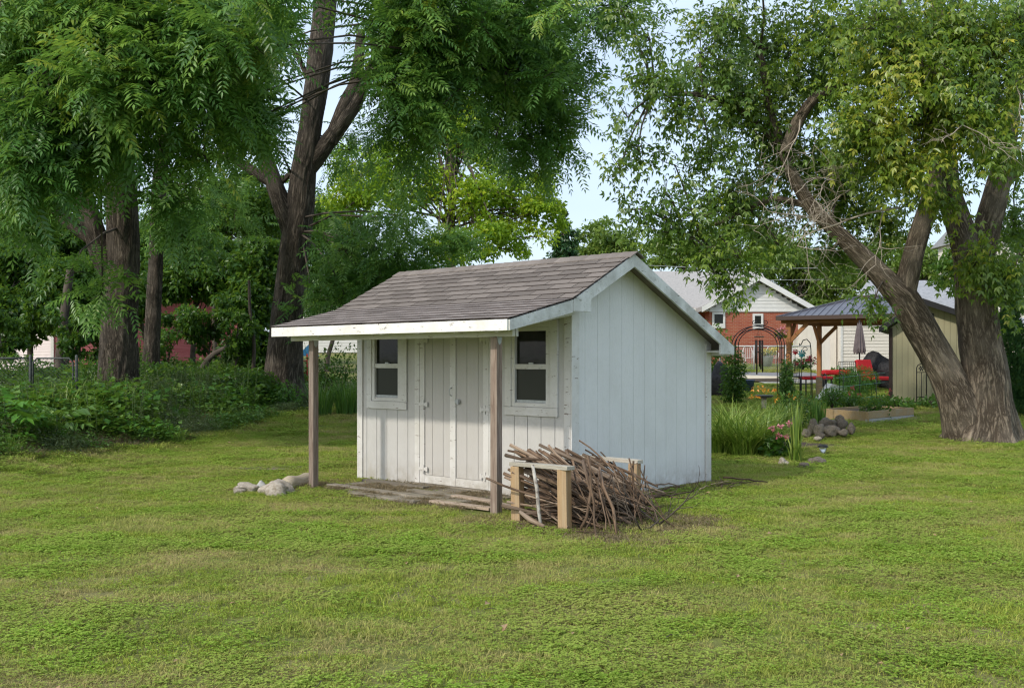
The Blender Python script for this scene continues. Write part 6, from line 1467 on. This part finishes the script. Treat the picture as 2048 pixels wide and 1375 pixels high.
# solar light
sl = thing('solar_light', 'black solar garden light with clear ribbed lens on a stake', 'garden light', at(1646, 15.9)); o_ = sl.location; lz = EYE - (893 - HY) / FPX * 15.9 - o_.z
MB().lathe([(.0, lz + .035), (.055, lz + .03), (.085, lz + .004), (.085, lz - .004), (.0, lz)], (0, 0, 0), 16).build('cap', black_metal, sl, True)
lens = NB('clear_lens'); p = lens.n('BsdfPrincipled'); p.inputs['Base Color'].default_value = (.8, .82, .82, 1); p.inputs['Roughness'].default_value = .25; p.inputs['Transmission Weight'].default_value = .8; lens.l(p.outputs[0], lens.out.inputs[0])
MB().lathe([(.03, lz - .12), (.055, lz - .03), (.06, lz - .006), (.0, lz - .006)], (0, 0, 0), 16).build('lens', lens.m, sl, True); MB().tube([(0, 0, -.05), (0, 0, lz - .15), (0, 0, lz - .12)], [.016, .016, .034], 8).build('stake', black_metal, sl, True)
rock(1636, 920, 32, 18, 'flat brown rock lying right under the solar light', grey_rock, 41); rock(1569, 922, 20, 16, 'reddish round rock left of the tall iris leaves', rock_mat, 43); rock(1609, 930, 22, 12, 'small half buried rock right of the tall iris leaves', grey_rock, 45)
for i, (px, py, w, h, lab) in enumerate(((1628, 853, 22, 28, 'pale upright rock at the left end of the rock pile'), (1640, 860, 26, 26, 'rounded rock beside the pale upright one in the rock pile'), (1658, 848, 34, 22, 'long rock on the top left of the rock pile'), (1684, 849, 26, 22, 'tilted rock on the top right of the rock pile'),
                                       (1664, 863, 34, 22, 'biggest rounded rock at the front of the rock pile'), (1687, 866, 20, 13, 'small rock in the front right of the pile'), (1703, 858, 17, 22, 'upright rock closing the right end of the pile'), (1640, 872, 18, 14, 'low rock at the front left of the pile'),
                                       (1637, 880, 14, 9, 'loose reddish stone on the grass before the rock pile'), (1592, 845, 26, 20, 'dark rock behind the iris leaves left of the pile'), (1614, 868, 22, 18, 'dark brown rock half hidden by grass left of the pile'), (1680, 838, 18, 12, 'grey rock peeking over the back of the pile'))):
    rock(px, py, w, h, lab, grey_rock if i != 8 else rock_mat, 50 + i, 'rocks of the garden rock pile', Y=[19.1, 18.9, 19.4, 19.4, 18.8, 18.7, 18.9, 18.6, 18.3, 19.6, 19.0, 19.9][i], dz=.03)
# shrubs in front of the brick house and beyond the fence
bush('shrub', 'dusky purple leaved shrub in front of the cream house wall', at(1660, 43), (.85, .6, .5), 1600, .13, leafmat('purple_leaf', [(0, (.05, .035, .035)), (.5, (.10, .07, .065)), (1, (.16, .13, .10))], .3, .04), .5)
bush('shrub', 'bright yellow green bush behind the white porch railing', at(1600, 47), (.7, .6, .6), 1200, .13, leaf_yellow, .5)
bush('shrub', 'green shrub behind the gazebo posts near the fence', at(1640, 47.5), (.9, .8, 1.0), 1600, .15, leaf_far, .5)
bush('shrub', 'broad leaved plant in a pot near the umbrella under the gazebo', at(1682, 33.5), (.5, .4, .28), 300, .2, weed_leaf, .5)
bush('shrub', 'dark hedge shrub growing between the shed gable and the brick house', at(1395, 40), (1.4, 1., 1.1), 3000, .14, leaf_dark, .5)
# fallen leaves
fl_m = M('fallen_leaf', (.30, .19, .10), (.40, .29, .17), 8, rough=.8)
for px, py, lab in ((975, 1222, 'dry tan leaf lying on the lawn in front of the shed'), (1540, 1078, 'small dry leaf on the lawn right of the stick rack'), (458, 890, 'pale dry leaf near the left border'), (1010, 1270, 'second dry leaf lower down on the front lawn')):
    c = G(px, py); m = MB(); m.add([(-.035, 0, 0), (0, -.02, .012), (.04, 0, 0), (0, .02, .014), (0, 0, .004)], [(0, 1, 4), (1, 2, 4), (2, 3, 4), (3, 0, 4)]); o = m.build('fallen_leaf', fl_m); o.location = c + Vector((0, 0, .045)); o.rotation_euler = (.2, .1, px); tag(o, lab, 'leaf')
# dry clippings along the deck and the foot of the walls
def clippings():
    lx = np.concatenate([rng.uniform(-3.05, -.25, 520), .02 + rng.random(330) ** 1.4 * .8, rng.uniform(-3.3, -2.7, 80), rng.uniform(.2, 1.75, 330)]); ly = np.concatenate([-rng.random(520) ** .8 * 1.15, rng.uniform(0, 2.9, 330), rng.uniform(-1.2, -.7, 80), rng.uniform(-1.5, .2, 330)])
    c, s = math.cos(YAW), math.sin(YAW); x = .6201 + lx * c - ly * s; y = 10.4898 + lx * s + ly * c
    me = [tuft([blades(60, .22, .03, .004, 2.6)], [straw_m]) for _ in range(3)]
    q = np.array([noise.noise(Vector((a * 2.2, b_ * 2.2, 5))) for a, b_ in zip(lx, ly)]); k = (q > -.1) | (lx > 0); x, y, lx = x[k], y[k], lx[k]; n = len(x)
    scatter('grass_clippings', np.stack([x, y, np.where(lx < 0, .03, .0)], 1), np.stack([rng.normal(size=n) * .1, rng.normal(size=n) * .1, rng.uniform(0, 6.3, n)], 1), rng.uniform(.6, 1.2, n), rng.integers(0, 3, n), me, kind='stuff', label='dry grass clippings strewn over the porch planks and along the wall foot', cat='clippings')
clippings()
def litter():
    n = 280; y = 4.2 + 18 * rng.random(n) ** 1.3; x = rng.uniform(-.56, .56, n) * (y + 2); k = keep_lawn(x, y); x, y = x[k], y[k]; n = len(x)
    lf = MB().add([(-.03, 0, 0), (0, -.016, .01), (.034, 0, .004), (0, .016, .012)], [(0, 1, 2), (0, 2, 3)]).mesh('litter', fl_m); tw_ = MB().tube([(-.07, 0, 0), (0, .012, .008), (.07, -.004, .003)], [.0035, .003, .002], 4).mesh('litter', thin_bark)
    scatter('lawn_litter', np.stack([x, y, gz(x, y) + .03], 1), np.stack([rng.normal(size=n) * .25, rng.normal(size=n) * .25, rng.uniform(0, 6.3, n)], 1), rng.uniform(.3, .8, n), rng.integers(0, 2, n), [lf, tw_], kind='stuff', label='scattered dry leaf bits and twigs lying in the lawn', cat='litter')
litter()
for k, py in enumerate((531, 554)):
    a, c = P(1180, py - 6, 64), P(1720, py + 4, 64); m_ = (a + c) / 2 - Vector((0, 0, .25))
    tag(MB().tube([a, a.lerp(m_, .6) , m_, c.lerp(m_, .6), c], .016, 5).build('power_line', galv), ['upper', 'lower'][k] + ' power line strung above the brick house roof', 'wire')
beds.append((rbd.location.x + cc.x, rbd.location.y + cc.y, 1.2, .9, 0))
lawn()
